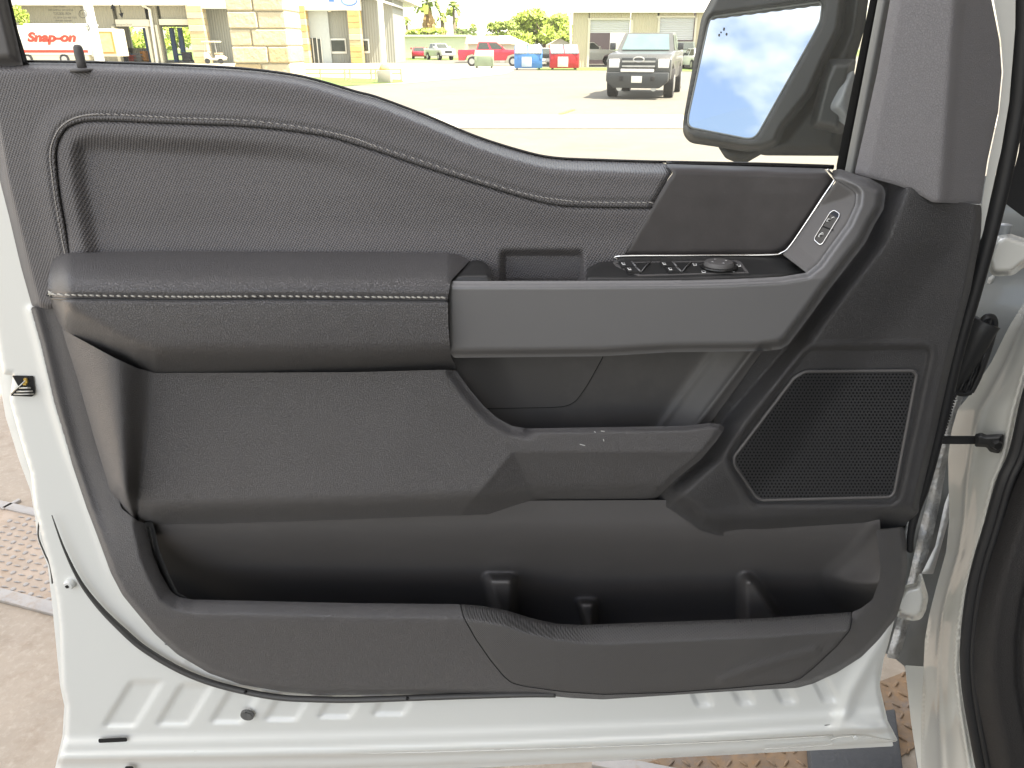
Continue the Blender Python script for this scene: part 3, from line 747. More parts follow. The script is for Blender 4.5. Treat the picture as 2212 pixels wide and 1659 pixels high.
X = np.array([v[0] for v in verts]); Y = np.array([v[1] for v in verts]); K = np.array([v[2] for v in verts])
hh = h_spk0(X, Y)-5.0-K*1.2
co = arr3(X, Y, D0-hh*MM)
mesh('speaker_grille', [tuple(c) for c in co], faces, M['grille'], door)
bm = bmesh.new(); ring = dens(GRr, 5); ring.append(ring[0])
tube(bm, [PH(x, y, float(h_spk0(np.array([x]), np.array([y]))[0])-5.6) for x, y in ring], 0.0022, 6, False); bmobj('grille_rim', bm, M['smooth_plastic'], door, True)

# ---- lower bin
BIN_L = [(316, 1130), (320, 1150), (330, 1197), (347, 1239), (368, 1277), (385, 1289), (416, 1295), (768, 1303), (994, 1305)]
BIN_R = [(1840, 1322), (1860, 1314), (1885, 1295), (1899, 1256), (1902, 1222), (1892, 1145)]
def bump_(X, Y, x0, x1, y0, soft=10): return ss(x0-soft, x0+soft, X)*(1-ss(x1-soft, x1+soft, X))*ss(y0-soft, y0+soft, Y)
M['bin_plastic'] = mat('bin_plastic', (0.098, 0.093, 0.092), 0.46, bump=0.00012, bscale=900, var=0.06, dust=0.06)
CHEEK = catmull([(1900, 1100), (1868, 1146), (1826, 1194), (1790, 1226), (1780, 1250), (1796, 1290), (1850, 1345)], 5)
def h_back(X, Y, d):
    h = -4-120*ss(1125, 1345, Y)
    h += 22*ss(0, 1, 1-(X-330)/120)**2*ss(1100, 1300, Y)*0
    h += 70*bump_(X, Y, 1048+(Y-1240)*0.30, 1112, 1246, 12)
    h += 80*bump_(X, Y, 1244+(Y-1290)*0.34, 1286, 1300, 9)
    h += 78*bump_(X, Y, 1602+(Y-1240)*0.02, 1622+(Y-1240)*0.66, 1246, 14)
    # hinge-side cheek
    ck = CHEEK; e = pdist(X, Y, ck); e = np.where(inside(X, Y, ck+[(2000, 1360), (2000, 1100)]), e, -e)
    h += (44+100*ss(1125, 1345, Y))*ss(-10, 110, e)+3*np.exp(-((e-6)/14)**2)
    return h
relief('bin_back', [(290, 1085), (1480, 1080), (1900, 1118), (1908, 1222), (1905, 1265), (1890, 1310), (1850, 1350), (1000, 1420), (380, 1350)], h_back, M['bin_plastic'], door, 4.5, 6, corner=4)
# cheek, floor and front wall of the bin
relief('bin_cheek', [(312, 1128), (330, 1128), (345, 1190), (362, 1235), (384, 1280), (420, 1300), (380, 1310), (330, 1240)], lambda X, Y, d: 6+20*ss(1100, 1290, Y)-34*ss(2, 24, d)*0.6, M['black_plastic'], door, 4, 20, corner=4)
fl = [PH(330, 1378, -122), PH(1860, 1374, -122), PH(1840, 1392, 10), PH(360, 1394, 10)]
mesh('bin_floor', fl, [(0, 1, 2, 3)], M['recess'], door)
YR = lambda X: I(X, [200, 240, 295, 382, 768, 994, 1200], [1312, 1316, 1322, 1333, 1340, 1342, 1350])
COV_E = [(994, 1305), (1001, 1333), (1026, 1378), (1060, 1427), (1088, 1461), (1105, 1475), (1130, 1482), (1216, 1494), (1303, 1500), (1444, 1496), (1583, 1486), (1701, 1475), (1729, 1465), (1756, 1444), (1808, 1395), (1836, 1361), (1841, 1333), (1840, 1322)]
OUTER = [(1953, 1138), (1958, 1170), (1960, 1222), (1954, 1277), (1937, 1333), (1902, 1378), (1860, 1420), (1808, 1453), (1756, 1477), (1722, 1486), (1583, 1493), (1444, 1502), (1303, 1511), (1234, 1508), (1164, 1501), (852, 1500), (694, 1502), (608, 1494), (521, 1479), (451, 1454), (382, 1413), (333, 1368), (295, 1323), (264, 1285), (240, 1239), (208, 1152), (187, 1097), (149, 983), (115, 868), (87, 747), (66, 671)]
low_out = [(69, 662), (112, 664), (150, 720), (215, 940), (262, 1098), (300, 1128)]+BIN_L+COV_E[1:]+BIN_R[1:]+OUTER
def h_low(X, Y, d):
    dO = pdist(X, Y, OUTER)
    hl = 0+46*ss(960, 1300, Y)
    left = ss(900, 1250, Y)
    below = np.maximum(0, Y-YR(X))
    hb = hl-0.20*np.maximum(0, below-4)*(X < 1250)-0.0006*below**2*(X < 1250)
    lip = pdist(X, Y, BIN_L)
    h = hb-20*(1-np.clip(lip/30, 0, 1)**0.8)
    h = np.where(X > 1250, 34-30*(1-ss(0, 70, dO)), h)
    h -= 14*(1-ss(0, 12, dO))
    h -= 5*np.exp(-((X-I(Y, [660, 983, 1097, 1239], [96, 176, 214, 262]))/14)**2)*(1-ss(1050, 1200, Y))
    return h
relief('lower_trim', low_out, h_low, M['plastic'], door, 4.5, 12, corner=6)
def h_cov(X, Y, d):
    yl = I(X, [994, 1043, 1095, 1147, 1199, 1251, 1444, 1652, 1840], [1305, 1309, 1319, 1335, 1347, 1350, 1343, 1335, 1322])
    t = Y-yl
    w = I(X, [994, 1216, 1300, 1840], [34, 36, 44, 40])
    h = 34+28*np.clip(t/w, 0, 1)**0.85-0.17*np.maximum(0, t-w)-0.0004*np.maximum(0, t-w)**2
    h -= 10*ss(1600, 1840, X)
    h -= 2.5*(1-ss(0, 5, d))
    h -= 6*(1-ss(994, 1100, X))
    h += 3*np.exp(-(pdist(X, Y, [(1560, 1470), (1640, 1440), (1760, 1405)])/10)**2)
    return h
M['ribbed'] = mat('ribbed_dark_plastic', (0.095, 0.092, 0.091), 0.45, grain='weave', gscale=300, gdepth=0.0004, spec=0.4, var=0.06)
cov_out = [(994, 1305), (1043, 1309), (1095, 1319), (1147, 1335), (1199, 1347), (1251, 1350), (1444, 1343), (1652, 1335), (1840, 1322)]+COV_E[::-1][1:-1]
relief('bin_cover', cov_out, h_cov, M['ribbed'], door, 4, 8, corner=5)
def hcv(p):
    return float(h_cov(np.array([p[0]]), np.array([p[1]]), np.array([9.0]))[0])
tube_obj('cover_gap', [PH(x, y, hcv((x, y))-2.0) for x, y in dens(rnd(COV_E, 6, 3, False), 6, False)], 0.0009, M['black_hole'], door, 6)

# ---- mirror sail trim and window frame
SAIL = [(1930, -40), (1895, 156), (1868, 278), (1846, 375), (1930, 398), (1972, 412), (2013, 437), (2119, 441), (2133, 347), (2156, 243), (2164, 156), (2159, 87), (2142, 0), (2132, -40)]
def h_sail(X, Y, d):
    xr = I(Y, [-40, 0, 400, 440], [2070, 2062, 2034, 2030])
    l = I(Y, [-40, 156, 278, 375], [1930, 1895, 1868, 1846])
    t = np.clip((X-l)/(xr-l), 0, 1)
    h = 10+30*t+8*ss(0, .18, t)-44*ss(-14, 26, X-xr)*np.clip((X-xr+14)/110, 0, 1.1)
    return h-2*(1-ss(0, 5, d))
relief('mirror_sail_trim', SAIL, h_sail, mat('light_grained_plastic', (0.20, 0.192, 0.198), 0.55, grain='leather', gscale=420, gdepth=0.0003, spec=0.4, var=0.05), door, 5, 14, corner=5)
relief('frame_flange', [(2132, -40), (2146, 0), (2162, 87), (2167, 156), (2158, 243), (2136, 347), (2121, 440), (2118, 520), (2124, 500), (2150, 378), (2162, 329), (2180, 220), (2193, 60), (2194, -40)], lambda X, Y, d: -8+0*X, M['paint_jamb'], door, 5, 10, corner=3)
GSK = catmull([(2212, -40), (2211, 60), (2198, 220), (2179, 329), (2160, 420), (2127, 548), (2100, 645), (2072, 740), (2050, 830), (2030, 920), (2000, 1040), (1980, 1100), (1968, 1150), (1966, 1190)], 6)
tube_obj('door_gasket', [PH(x, y, -14) for x, y in GSK], [0.0085 if i < 50 else 0.0085-0.004*min(1, (i-50)/25) for i in range(len(GSK))], M['rubber'], door, 14)
# fringe clips of the gasket
bm = bmesh.new()
for k in range(34):
    t = k/33; x = 2052-60*t; y = 850+200*t
    c = PH(x+6, y, -10); box(bm, c, (0.010, 0.004, 0.0022))
o = bmobj('gasket_fringe', bm, M['rubber'], door); o['kind'] = 'stuff'
# window channels
relief('front_channel', [(1879, -40), (1879, 0), (1807, 357), (1806, 372), (1826, 372), (1900, 0), (1904, -40)], lambda X, Y, d: -24+0*X, M['gloss_black'], door, 6, 12, corner=0)
relief('front_channel_trim', [(1900, -40), (1896, 0), (1862, 180), (1824, 374), (1848, 380), (1895, 156), (1927, 0), (1932, -40)], lambda X, Y, d: -12+8*np.sin(np.clip((X-I(Y, [0, 374], [1896, 1824]))/28, 0, 1)*math.pi), mat('grey_channel', (0.20, 0.20, 0.19), 0.45), door, 5, 10, corner=0)
relief('rear_channel', [(18, -40), (24, 0), (40, 70), (60, 134), (64, 140), (46, 142), (22, 40), (4, -40)], lambda X, Y, d: -20+6*np.sin(np.clip(d/9, 0, 1)), M['rubber'], door, 5, 14, corner=2)
relief('rear_frame_trim', [(-40, -40), (8, -40), (26, 40), (50, 141), (-40, 146)], lambda X, Y, d: -14+12*ss(0, 26, d), M['smooth_plastic'], door, 5, 14, corner=2)
tube_obj('belt_seal', [PH(x, y-1.5, float(-2.2*SW(x)+1)) for x, y in dens(SILL, 12, False) if x < 1800], 0.0014, M['gloss_black'], door, 6)
tube_obj('decor_top_seal', [PH(x, y, -34) for x, y in dens([(1440, 352), (1640, 356), (1800, 361)], 12, False)], 0.0028, M['gloss_black'], door, 8)
# white specks of rub on the bolster edge
bm = bmesh.new()
random.seed(4)
for (x, y, l, a) in ((1285, 933, 4, .6), (1302, 931.5, 8, 0.1), (1304, 951, 5, 1.2), (1258, 961, 12, 0.25)):
    h_ = float(h_bol(np.array([float(x)]), np.array([float(y)]), np.array([50.]))[0])+0.5
    tube(bm, [PH(x-l/2*math.cos(a), y-l/2*math.sin(a), h_), PH(x+l/2*math.cos(a), y+l/2*math.sin(a), h_)], 0.0004, 5)
bmobj('scuff_marks', bm, M['icon'], door)

# ---- window glass
gm, nt, b = nodes_of('glare_haze_glass'); N = nt.nodes; L = nt.links
N.remove(b); outn = N['Material Output']
tr = N.new('ShaderNodeBsdfTransparent'); tr.inputs[0].default_value = (0.97, 0.985, 0.95, 1)
gl = N.new('ShaderNodeBsdfGlossy'); gl.inputs['Roughness'].default_value = 0.02
df = N.new('ShaderNodeBsdfTranslucent'); df.inputs[0].default_value = (0.95, 0.93, 0.82, 1)  # translucent veil stands in for glare haze over the outside view
fr = N.new('ShaderNodeFresnel'); fr.inputs['IOR'].default_value = 1.25
m1 = N.new('ShaderNodeMixShader'); m2 = N.new('ShaderNodeMixShader')
tc = N.new('ShaderNodeTexCoord'); no = N.new('ShaderNodeTexNoise'); no.inputs['Scale'].default_value = 9; no.inputs['Detail'].default_value = 6
mr = N.new('ShaderNodeMapRange'); mr.inputs['To Min'].default_value = 0.02; mr.inputs['To Max'].default_value = 0.045
L.new(tc.outputs['Object'], no.inputs['Vector']); L.new(no.outputs['Fac'], mr.inputs['Value'])
L.new(mr.outputs[0], m1.inputs[0]); L.new(tr.outputs[0], m1.inputs[1]); L.new(df.outputs[0], m1.inputs[2])
L.new(fr.outputs[0], m2.inputs[0]); L.new(m1.outputs[0], m2.inputs[1]); L.new(gl.outputs[0], m2.inputs[2]); L.new(m2.outputs[0], outn.inputs[0])
GY = D0+0.060
a = [P(x, y, GY) for x, y in [(-60, -160), (1960, -160), (1815, 380), (1500, 380), (1190, 365), (1000, 310), (800, 230), (600, 180), (300, 155), (-60, 150)]]
glass = mesh('window_glass', a, [tuple(range(len(a)))], gm, door)
em = mat('etched_grey', (0.05, 0.05, 0.048), 0.7)
def etch(body, px, py, hpx, m=em, mirror=True, name='etched_text', Y=GY-0.002, right=True):
    """px is the right end of the line as seen from inside, where the mirrored line begins"""
    c = P(px, py, Y); s = (P(px, py-hpx, Y)-c).length*1.38
    mt = Matrix.Translation(c) @ Matrix.Rotation(math.pi/2, 4, 'X') @ Matrix.Diagonal((-1, 1, 1, 1))
    return text_mesh(name, body, s, m, glass, mt)
# (readable from outside, so mirrored here)
for body, px, py, hp in (('SOLAR TINT', 142, 16.0, 3.6), ('ACOUSTIC LAMINATED', 158.5, 23.6, 4.0), ('43R-000257', 154, 32.5, 6.0), ('DOT 804 AS2 M700 271', 166.5, 40.0, 4.0),
                         ('TRANSP. 70% MIN', 156, 46.6, 3.6), ('M034 15 / 43R4 68', 163, 53.5, 3.6), ('E 000249', 160, 63.0, 5.2), ('. . . . . 26', 166, 70.0, 4.0), ('X7', 180, 18.5, 4.4), ('FordConnected.com', 285, 55.0, 4.0)):
    etch(body, px, py, hp)
def etch_line(pts, w, name, closed=False):
    bm = bmesh.new(); q = [P(x, y, GY-0.002) for x, y in pts]
    tube(bm, q+([q[0]] if closed else []), w*0.00054, 5, not closed); return bmobj(name, bm, em, glass)
def circ(cx, cy, r, n=20, a0=0, a1=2*math.pi): return [(cx+r*math.cos(a0+(a1-a0)*k/n), cy+r*math.sin(a0+(a1-a0)*k/n)) for k in range(n+1)]
etch_line(circ(179, 30, 8.5), 0.5, 'etched_ring'); etch('E11', 186, 33.5, 7)
etch_line(circ(185.5, 60.5, 7.8), 0.5, 'etched_ring')
for k in range(3): etch_line(circ(182+k*4-.5, 60.5, 4, 10, math.pi*-0.5, math.pi*0.5), 0.5, 'etched_letter')
def arrow(x0, y0, x1, y1, dashfrom):
    d = Vector((x1-x0, y1-y0)); L_ = d.length; d.normalize(); nrm = Vector((-d.y, d.x)); tip = Vector((x1, y1)); w = 5.5
    pts = [tip, tip-d*11+nrm*w, tip-d*11-nrm*w]
    mesh('etched_arrow_head', [P(p.x, p.y, GY-0.002) for p in pts], [(0, 1, 2)], em, glass)
    for k in range(4 if dashfrom else 0):
        s = Vector((x0, y0))+d*(k*3.6); e = s+d*2
        etch_line([tuple(s), tuple(e)], 1.0, 'etched_dash')
    s = Vector((x0, y0))+d*14; etch_line([tuple(s), tuple(tip-d*10)], 1.1, 'etched_shaft')
arrow(248, 38.5, 242, 7.5, True); arrow(257, 7.0, 264, 39, True)

# ---- side mirror
MY = 1.12
mir = empty('side_mirror', (0.5, MY, 1.3)); mir.parent = door; mir.matrix_parent_inverse = Matrix.Translation(-door.location)
def MP(px, py, dy=0): return P(px, py, MY+dy)
HOUS = [(1550, -30), (1530, 8), (1515, 38), (1475, 264), (1475, 290), (1490, 309), (1552, 318), (1611, 328), (1650, 326), (1682, 312), (1694, 281), (1753, 208), (1795, 114), (1819, 69), (1832, -30)]
GLS = [(1541, 34.7), (1770, 3.5), (1776, 10), (1772, 45), (1757, 76), (1638, 288), (1628, 298), (1614, 300), (1493, 276), (1486, 267), (1487, 250), (1529, 55), (1534, 41)]
M['mirror_black'] = mat('dusty_black_plastic', (0.017, 0.0185, 0.019), 0.6, var=0.25, vscale=60, bump=0.0002, bscale=900)
gp = rnd(GLS, 7, 5)
gcx = sum(p[0] for p in gp)/len(gp); gcy = sum(p[1] for p in gp)/len(gp)
cpt = MP(gcx, gcy, 0.03)
inc = (cpt-cam.location).normalized(); outd = Vector((-0.50, -0.62, 0.60)).normalized()
nrm = (outd-inc).normalized()
def onplane(px, py):
    a_, b_ = ray(px, py); d_ = Vector((a_, 1, b_)); t = (cpt-cam.location).dot(nrm)/d_.dot(nrm)
    return cam.location+d_*t
MIRC = onplane(gcx, gcy)
shift = Vector((0, 0.0, 0))
mg = mat('mirror_silver', (0.70, 0.74, 0.76), 0.015, metal=1.0, var=0.01, rvar=0.005)
gv = [onplane(*p) for p in gp]
mirror_tilt = nrm
def h_mh(X, Y, d):
    u = (X-1106.0)/FOC; v = (829.5-Y)/FOC
    yc = math.cos(PITCH)+v*math.sin(PITCH); zc = -math.sin(PITCH)+v*math.cos(PITCH)
    t = (cpt-cam.location).dot(nrm)/((u/yc)*nrm.x+nrm.y+(zc/yc)*nrm.z)
    g = pdist(X, Y, GLS, True); ins = inside(X, Y, GLS)
    return (MY-t)/MM+np.where(ins, -10, 14*ss(0, 9, g))-26*(1-ss(0, 16, d))
relief('mirror_housing', HOUS, h_mh, M['mirror_black'], mir, 4, 110, base=MY, corner=12, dirback=(0.25, 1, 0))
mgl = mesh('mirror_glass', gv, [tuple(range(len(gv)))], mg, mir)
bm = bmesh.new(); tube(bm, gv+[gv[0]], 0.0014, 6, False); bmobj('glass_rim', bm, mat('pale_glass_edge', (0.16, 0.17, 0.17), 0.4), mir, True)
bm = bmesh.new()
for (x, y, l) in ((1564.5, 63, 5), (1570, 74, 4), (1554, 76, 4), (1558, 70, 2)):
    a = onplane(x, y-l/2)-nrm*-0.001; b2 = onplane(x-1, y+l/2)+nrm*0.001; tube(bm, [a, b2], 0.0012, 5)
bmobj('warning_symbol', bm, em, mir)
def h_arm(X, Y, d): return -40+20*ss(0, 26, d)+0.12*(X-1700)
relief('mirror_arm_shell', [(1832, -30), (1880, -30), (1868, 60), (1850, 120), (1830, 250), (1815, 337), (1652, 336), (1620, 328), (1690, 285), (1753, 205), (1795, 114), (1819, 66)], h_arm, M['mirror_black'], mir, 5, 60, base=MY, corner=6)
M['pivot_grey'] = mat('dusty_grey_plastic', (0.045, 0.048, 0.050), 0.45, var=0.25, vscale=60, bump=0.0002, bscale=900)
relief('mirror_pivot', [(1791, 128), (1800, 127), (1850, 127), (1838, 200), (1820, 292), (1753, 276), (1750, 262), (1760, 220), (1775, 165)], lambda X, Y, d: -6+34*ss(0, 18, d), M['pivot_grey'], mir, 5, 40, base=MY, corner=8)
relief('pivot_cap', [(1846, 150), (1850, 290), (1784, 240), (1786, 222), (1806, 185), (1830, 160)], lambda X, Y, d: 22+22*ss(0, 26, d), mat('pale_grey_cap', (0.22, 0.235, 0.25), 0.5, var=0.2), mir, 5, 20, base=MY, corner=10)
relief('puddle_lamp_housing', [(1550, 316), (1660, 325), (1640, 336), (1612, 352), (1594, 353), (1567, 342)], lambda X, Y, d: -50+14*ss(0, 14, d), M['mirror_black'], mir, 5, 40, base=MY, corner=6)
# ================================================================ truck body at the hinge side
body = door
JL = [(2240, 610), (2180, 705), (2143, 780), (2094, 854), (2069, 884), (2056, 928), (2048, 990), (2049, 1042), (2051, 1117), (2044, 1191), (2023, 1266), (2008, 1325), (1998, 1380), (1996, 1423), (1990, 1536), (1990, 1690)]
JR = [(2115, 1690), (2086, 1530), (2075, 1444), (2078, 1370), (2091, 1281), (2109, 1209), (2133, 1132), (2158, 1042), (2183, 990), (2212, 851), (2260, 640)]
def h_jamb(X, Y, d):
    l = I(Y, [610, 705, 780, 854, 884, 928, 990, 1117, 1191, 1266, 1325, 1423, 1690], [2240, 2180, 2143, 2094, 2069, 2056, 2048, 2051, 2044, 2023, 2008, 1996, 1990])
    r = I(Y, [640, 851, 990, 1042, 1132, 1209, 1281, 1370, 1444, 1530, 1690], [2260, 2212, 2183, 2158, 2133, 2109, 2091, 2078, 2075, 2086, 2115])
    t = np.clip((X-l)/np.maximum(8, r-l), 0, 1)
    h = -150+110*np.sin(t*math.pi/2)+40*t
    h += 6*np.exp(-((t-0.38)/0.06)**2)+6*np.exp(-((t-0.88)/0.05)**2)-5*np.exp(-((t-0.95)/0.03)**2)
    return h
relief('door_jamb', JL+JR, h_jamb, M['paint_jamb'], body, 5, 30, corner=8)
# inner wing, insulation and lower sill seen through the gap
relief('inner_wing', [(1880, 380), (2300, 380), (2300, 900), (2120, 1000), (2120, 1690), (1985, 1690), (1955, 1440), (1930, 1420), (1890, 1400)], lambda X, Y, d: -330+0.25*(X-1950)+8*np.sin(Y/34.0)*ss(1950, 2010, X), M['paint_grey'], body, 10, 20, corner=6)
def h_foil(X, Y, d):
    rs = np.random.RandomState(3); h = -296+0*X
    for k in range(26):
        a = rs.uniform(0, 6.28); f = rs.uniform(0.03, 0.16); h += rs.uniform(0.6, 1.8)*np.sin((X*math.cos(a)+Y*math.sin(a))*f+rs.uniform(0, 6))
    return h+12*ss(0, 20, d)
foil = mat('crumpled_insulation', (0.52, 0.53, 0.53), 0.45, metal=0.1, var=0.35, vscale=90, bump=0.006, bscale=150)
relief('insulation_blanket', [(2212, 395), (2190, 440), (2165, 500), (2150, 560), (2120, 640), (2085, 760), (2060, 850), (2030, 960), (2010, 1050), (1985, 1150), (1965, 1240), (1935, 1350), (1915, 1420), (1940, 1425), (1955, 1380), (1985, 1265), (2010, 1180), (2030, 1090), (2045, 1000), (2065, 905), (2090, 830), (2120, 740), (2135, 660), (2160, 590), (2190, 520), (2212, 470)], h_foil, foil, body, 4, 10, corner=4)
relief('insulation_edge', [(1990, 1240), (2020, 1180), (2040, 1090), (2058, 1042), (2056, 1100), (2036, 1170), (2016, 1240)], lambda X, Y, d: -280+10*ss(0, 8, d), mat('white_film', (0.70, 0.73, 0.75), 0.35), body, 5, 6, corner=3)
# hinges
def h_hinge(X, Y, d): return -70+34*ss(0, 14, d)+0.05*(X-2100)
hinge = relief('upper_hinge', [(2144, 519), (2158, 506), (2178, 503), (2193, 508), (2230, 520), (2232, 565), (2210, 578), (2190, 595), (2150, 597), (2138, 590), (2128, 560)], h_hinge, M['paint_jamb'], body, 4, 40, corner=10)
bm = bmesh.new(); c = P(2166, 506, 0.92); tube(bm, [c, c+Vector((0, 0, 0.012)), c+Vector((0, 0, 0.013))], [0.008, 0.008, 0.005], 14); bmobj('hinge_pin', bm, M['paint_grey'], hinge, False, 40)
bm = bmesh.new(); tube(bm, [P(2178, 548, 0.893), P(2226, 549, 0.893)], 0.0008, 6); bmobj('hinge_split', bm, M['rubber_grey'], hinge)
hinge2 = relief('lower_hinge', [(1955, 1263), (1978, 1260), (1983, 1245), (1990, 1236), (1998, 1262), (2006, 1290), (2000, 1320), (1990, 1338), (1970, 1342), (1936, 1332), (1925, 1300)], h_hinge, M['paint_jamb'], body, 4, 40, corner=8)
# wiring boot
BT = catmull([(2048, 862), (2062, 830), (2080, 790), (2100, 745), (2116, 712), (2128, 694)], 5)
n = len(BT)
tube_obj('wiring_boot', [P(x, y, 0.93) for x, y in BT], [0.006+0.014*math.sin(min(1, i/(n*0.8))*math.pi/2) for i in range(n)], M['rubber'], body, 14)
ring = catmull([(2096, 846), (2080, 850), (2066, 842), (2074, 815), (2096, 760), (2116, 712), (2128, 688), (2140, 685), (2147, 692), (2146, 712), (2130, 767), (2112, 815), (2096, 846)], 5)
bm = bmesh.new(); tube(bm, [P(x, y, 0.925) for x, y in ring], 0.0048, 8, False); bmobj('boot_flange', bm, M['rubber'], body, True)
relief('boot_plate', [(2096, 848), (2066, 842), (2074, 815), (2116, 712), (2128, 688), (2145, 690), (2146, 712), (2130, 767)], lambda X, Y, d: -70+4*np.sin(X*0.5+Y*0.18), M['rubber'], body, 4, 10, corner=8)
# check strap
bm = bmesh.new(); a = P(2000, 948, 0.885); b2 = P(2116, 953, 0.867); box(bm, (a+b2)/2, ((b2-a).length, 0.004, 0.012)); bmesh.ops.bevel(bm, geom=list(bm.edges), offset=0.0012, segments=2, affect='EDGES')
strap = bmobj('check_strap', bm, M['black_plastic'], body, False, 40)
relief('strap_bracket', [(2106, 938), (2120, 934), (2130, 939), (2166, 937), (2169, 941), (2165, 964), (2158, 980), (2138, 976), (2131, 966), (2106, 965)], lambda X, Y, d: -18+0.25*(X-2106)+5*ss(0, 8, d), M['black_plastic'], strap, 3, 22, corner=4)
bm = bmesh.new(); c = P(2150, 958, 0.853); tube(bm, [c, c+Vector((0, -0.004, 0)), c+Vector((0, -0.007, 0)), c+Vector((0, -0.007, 0))], [0.007, 0.007, 0.0055, 0.004], 6); bmobj('strap_bolt', bm, M['black_plastic'], strap, False, 30)
# body weatherstrip and scuff trim
WS = catmull([(2262, 760), (2226, 851), (2197, 975), (2168, 1042), (2140, 1138), (2117, 1213), (2101, 1285), (2090, 1372), (2088, 1444), (2097, 1530), (2124, 1680)], 6)
tube_obj('body_weatherstrip', [P(x, y, 0.80) for x, y in WS], 0.0085, M['rubber'], body, 12)
tube_obj('weatherstrip_lip', [P(x+15, y, 0.79) for x, y in WS], 0.0045, M['rubber'], body, 10)
trim_l = [(2285, 780), (2248, 860), (2215, 990), (2184, 1060), (2156, 1146), (2130, 1225), (2112, 1300), (2100, 1385), (2101, 1474), (2112, 1536), (2145, 1700)]
M['dash'] = mat('dark_brown_trim', (0.020, 0.0185, 0.0185), 0.5, grain='leather', gscale=420, gdepth=0.0003, var=0.1)
def h_trim(X, Y, d):
    l = I(Y, [p[1] for p in trim_l], [p[0] for p in trim_l])
    t = X-l
    return 60+40*np.sin(np.clip(t/60, 0, 1)*math.pi/2)+0.2*np.maximum(0, t-60)-8*np.exp(-((t-100)/6)**2)
relief('sill_trim', trim_l+[(2420, 1700), (2420, 780)], h_trim, M['dash'], body, 6, 30, corner=4)
# A-pillar edge of the body, upper right
relief('pillar_edge', [(2225, -40), (2330, -40), (2330, 420), (2212, 470), (2172, 440), (2200, 330), (2216, 200)], lambda X, Y, d: -60+0*X, M['rubber'], body, 8, 20, corner=4)
relief('lower_sill', [(1955, 1437), (1998, 1440), (2000, 1690), (1988, 1690), (1968, 1560)], lambda X, Y, d: -170+0.6*(X-1960), M['paint_jamb'], body, 6, 20, corner=4)

# unseen rest of the cab, simple shapes added to darken the right side
box_obj('cab_roof', (1.55, -0.15, 1.98), (1.6, 2.4, 0.07), M['paint_jamb'], body, 0.03)
box_obj('cab_floor', (1.55, -0.15, 0.52), (1.5, 2.2, 0.08), M['dash'], body, 0.03)
box_obj('seat_cushion', (1.30, -0.25, 0.78), (0.56, 0.55, 0.28), M['dash'], body, 0.07)
box_obj('seat_backrest', (1.30, -0.62, 1.22), (0.54, 0.20, 0.72), M['dash'], body, 0.07)
box_obj('rear_pillar', (0.92, -1.05, 1.25), (0.14, 0.30, 1.45), M['paint_jamb'], body, 0.04)
box_obj('far_door', (2.30, -0.15, 1.0), (0.10, 2.2, 1.0), M['dash'], body, 0.04)
# ================================================================ floor plates beside the truck
M['rust'] = mat('rusty_steel', (0.25, 0.17, 0.105), 0.7, metal=0.2, var=0.5, vscale=14, bump=0.002, bscale=60)
M['worn_steel'] = mat('worn_steel', (0.36, 0.34, 0.32), 0.55, metal=0.3, var=0.2, vscale=20, bump=0.001, bscale=80)
M['bare_steel'] = mat('tan_steel', (0.40, 0.32, 0.25), 0.6, metal=0.25, var=0.3, vscale=16, bump=0.001, bscale=80)
speckle(M['rust'], 12, 0.75, (0.17, 0.15, 0.14)); speckle(M['rust'], 40, 0.5, (0.36, 0.20, 0.08)); speckle(M['worn_steel'], 25, 0.5, (0.30, 0.21, 0.13)); speckle(M['bare_steel'], 18, 0.5, (0.28, 0.18, 0.10))
def ground_slab(name, pts, z0, z1, m, parent):
    return prism_obj(name, [(p.x, p.y) for p in pts], z0, z1, m, parent, 'Z')
A = [G(-160, 1052), G(230, 1147), G(260, 1350), G(-160, 1240)]
c = sum(A, Vector())/4
tp = empty('tread_plate', (c.x, c.y, 0), 'worn steel tread plate with dots and bars let into concrete floor', 'floor plate')
ground_slab('plate', A, 0.001, 0.006, M['bare_steel'], tp)
ex = (A[1]-A[0]).normalized(); ey = Vector((-ex.y, ex.x, 0))
bm = bmesh.new(); o0 = A[3]; poly = [(p.x, p.y) for p in A]
for i in range(0, 44):
    for j in range(0, 40):
        p = o0+ex*(i*0.036)+ey*(j*0.030)+ex*(0.018 if j % 2 else 0)
        if not inside(np.array([p.x]), np.array([p.y]), poly)[0]: continue
        if (i+j) % 2 == 0: bmesh.ops.create_uvsphere(bm, u_segments=8, v_segments=4, radius=1, matrix=Matrix.Translation((p.x, p.y, 0.006)) @ Matrix.Diagonal((0.0095, 0.0095, 0.005, 1)))
        else:
            q = ex*0.014+ey*0.002; tube(bm, [Vector((p.x, p.y, 0.006))-q, Vector((p.x, p.y, 0.008)), Vector((p.x, p.y, 0.006))+q], [0.001, 0.0035, 0.001], 6)
o = bmobj('tread_bumps', bm, M['worn_steel'], tp, True); o['kind'] = 'stuff'
def strip(a, b, w, label, m):
    d = (b-a).normalized(); n_ = Vector((-d.y, d.x, 0))*w
    o = prism_obj('steel_strip', [((a-n_).x, (a-n_).y), ((a+n_).x, (a+n_).y), ((b+n_).x, (b+n_).y), ((b-n_).x, (b-n_).y)], 0.001, 0.012, m, None, 'Z', 0.002)
    tag(o, label, 'metal strip', 'steel edging strips in the floor'); return o
strip(G(-100, 1070), G(230, 1146), 0.018, 'narrow steel strip along far edge of the dotted tread plate', M['worn_steel'])
strip(G(-100, 1262), G(260, 1356), 0.022, 'narrow steel strip along near edge of the dotted tread plate', M['worn_steel'])
strip(G(6, 1104), G(44, 1083), 0.008, 'thin steel strip lying diagonally across the dotted tread plate', M['worn_steel'])
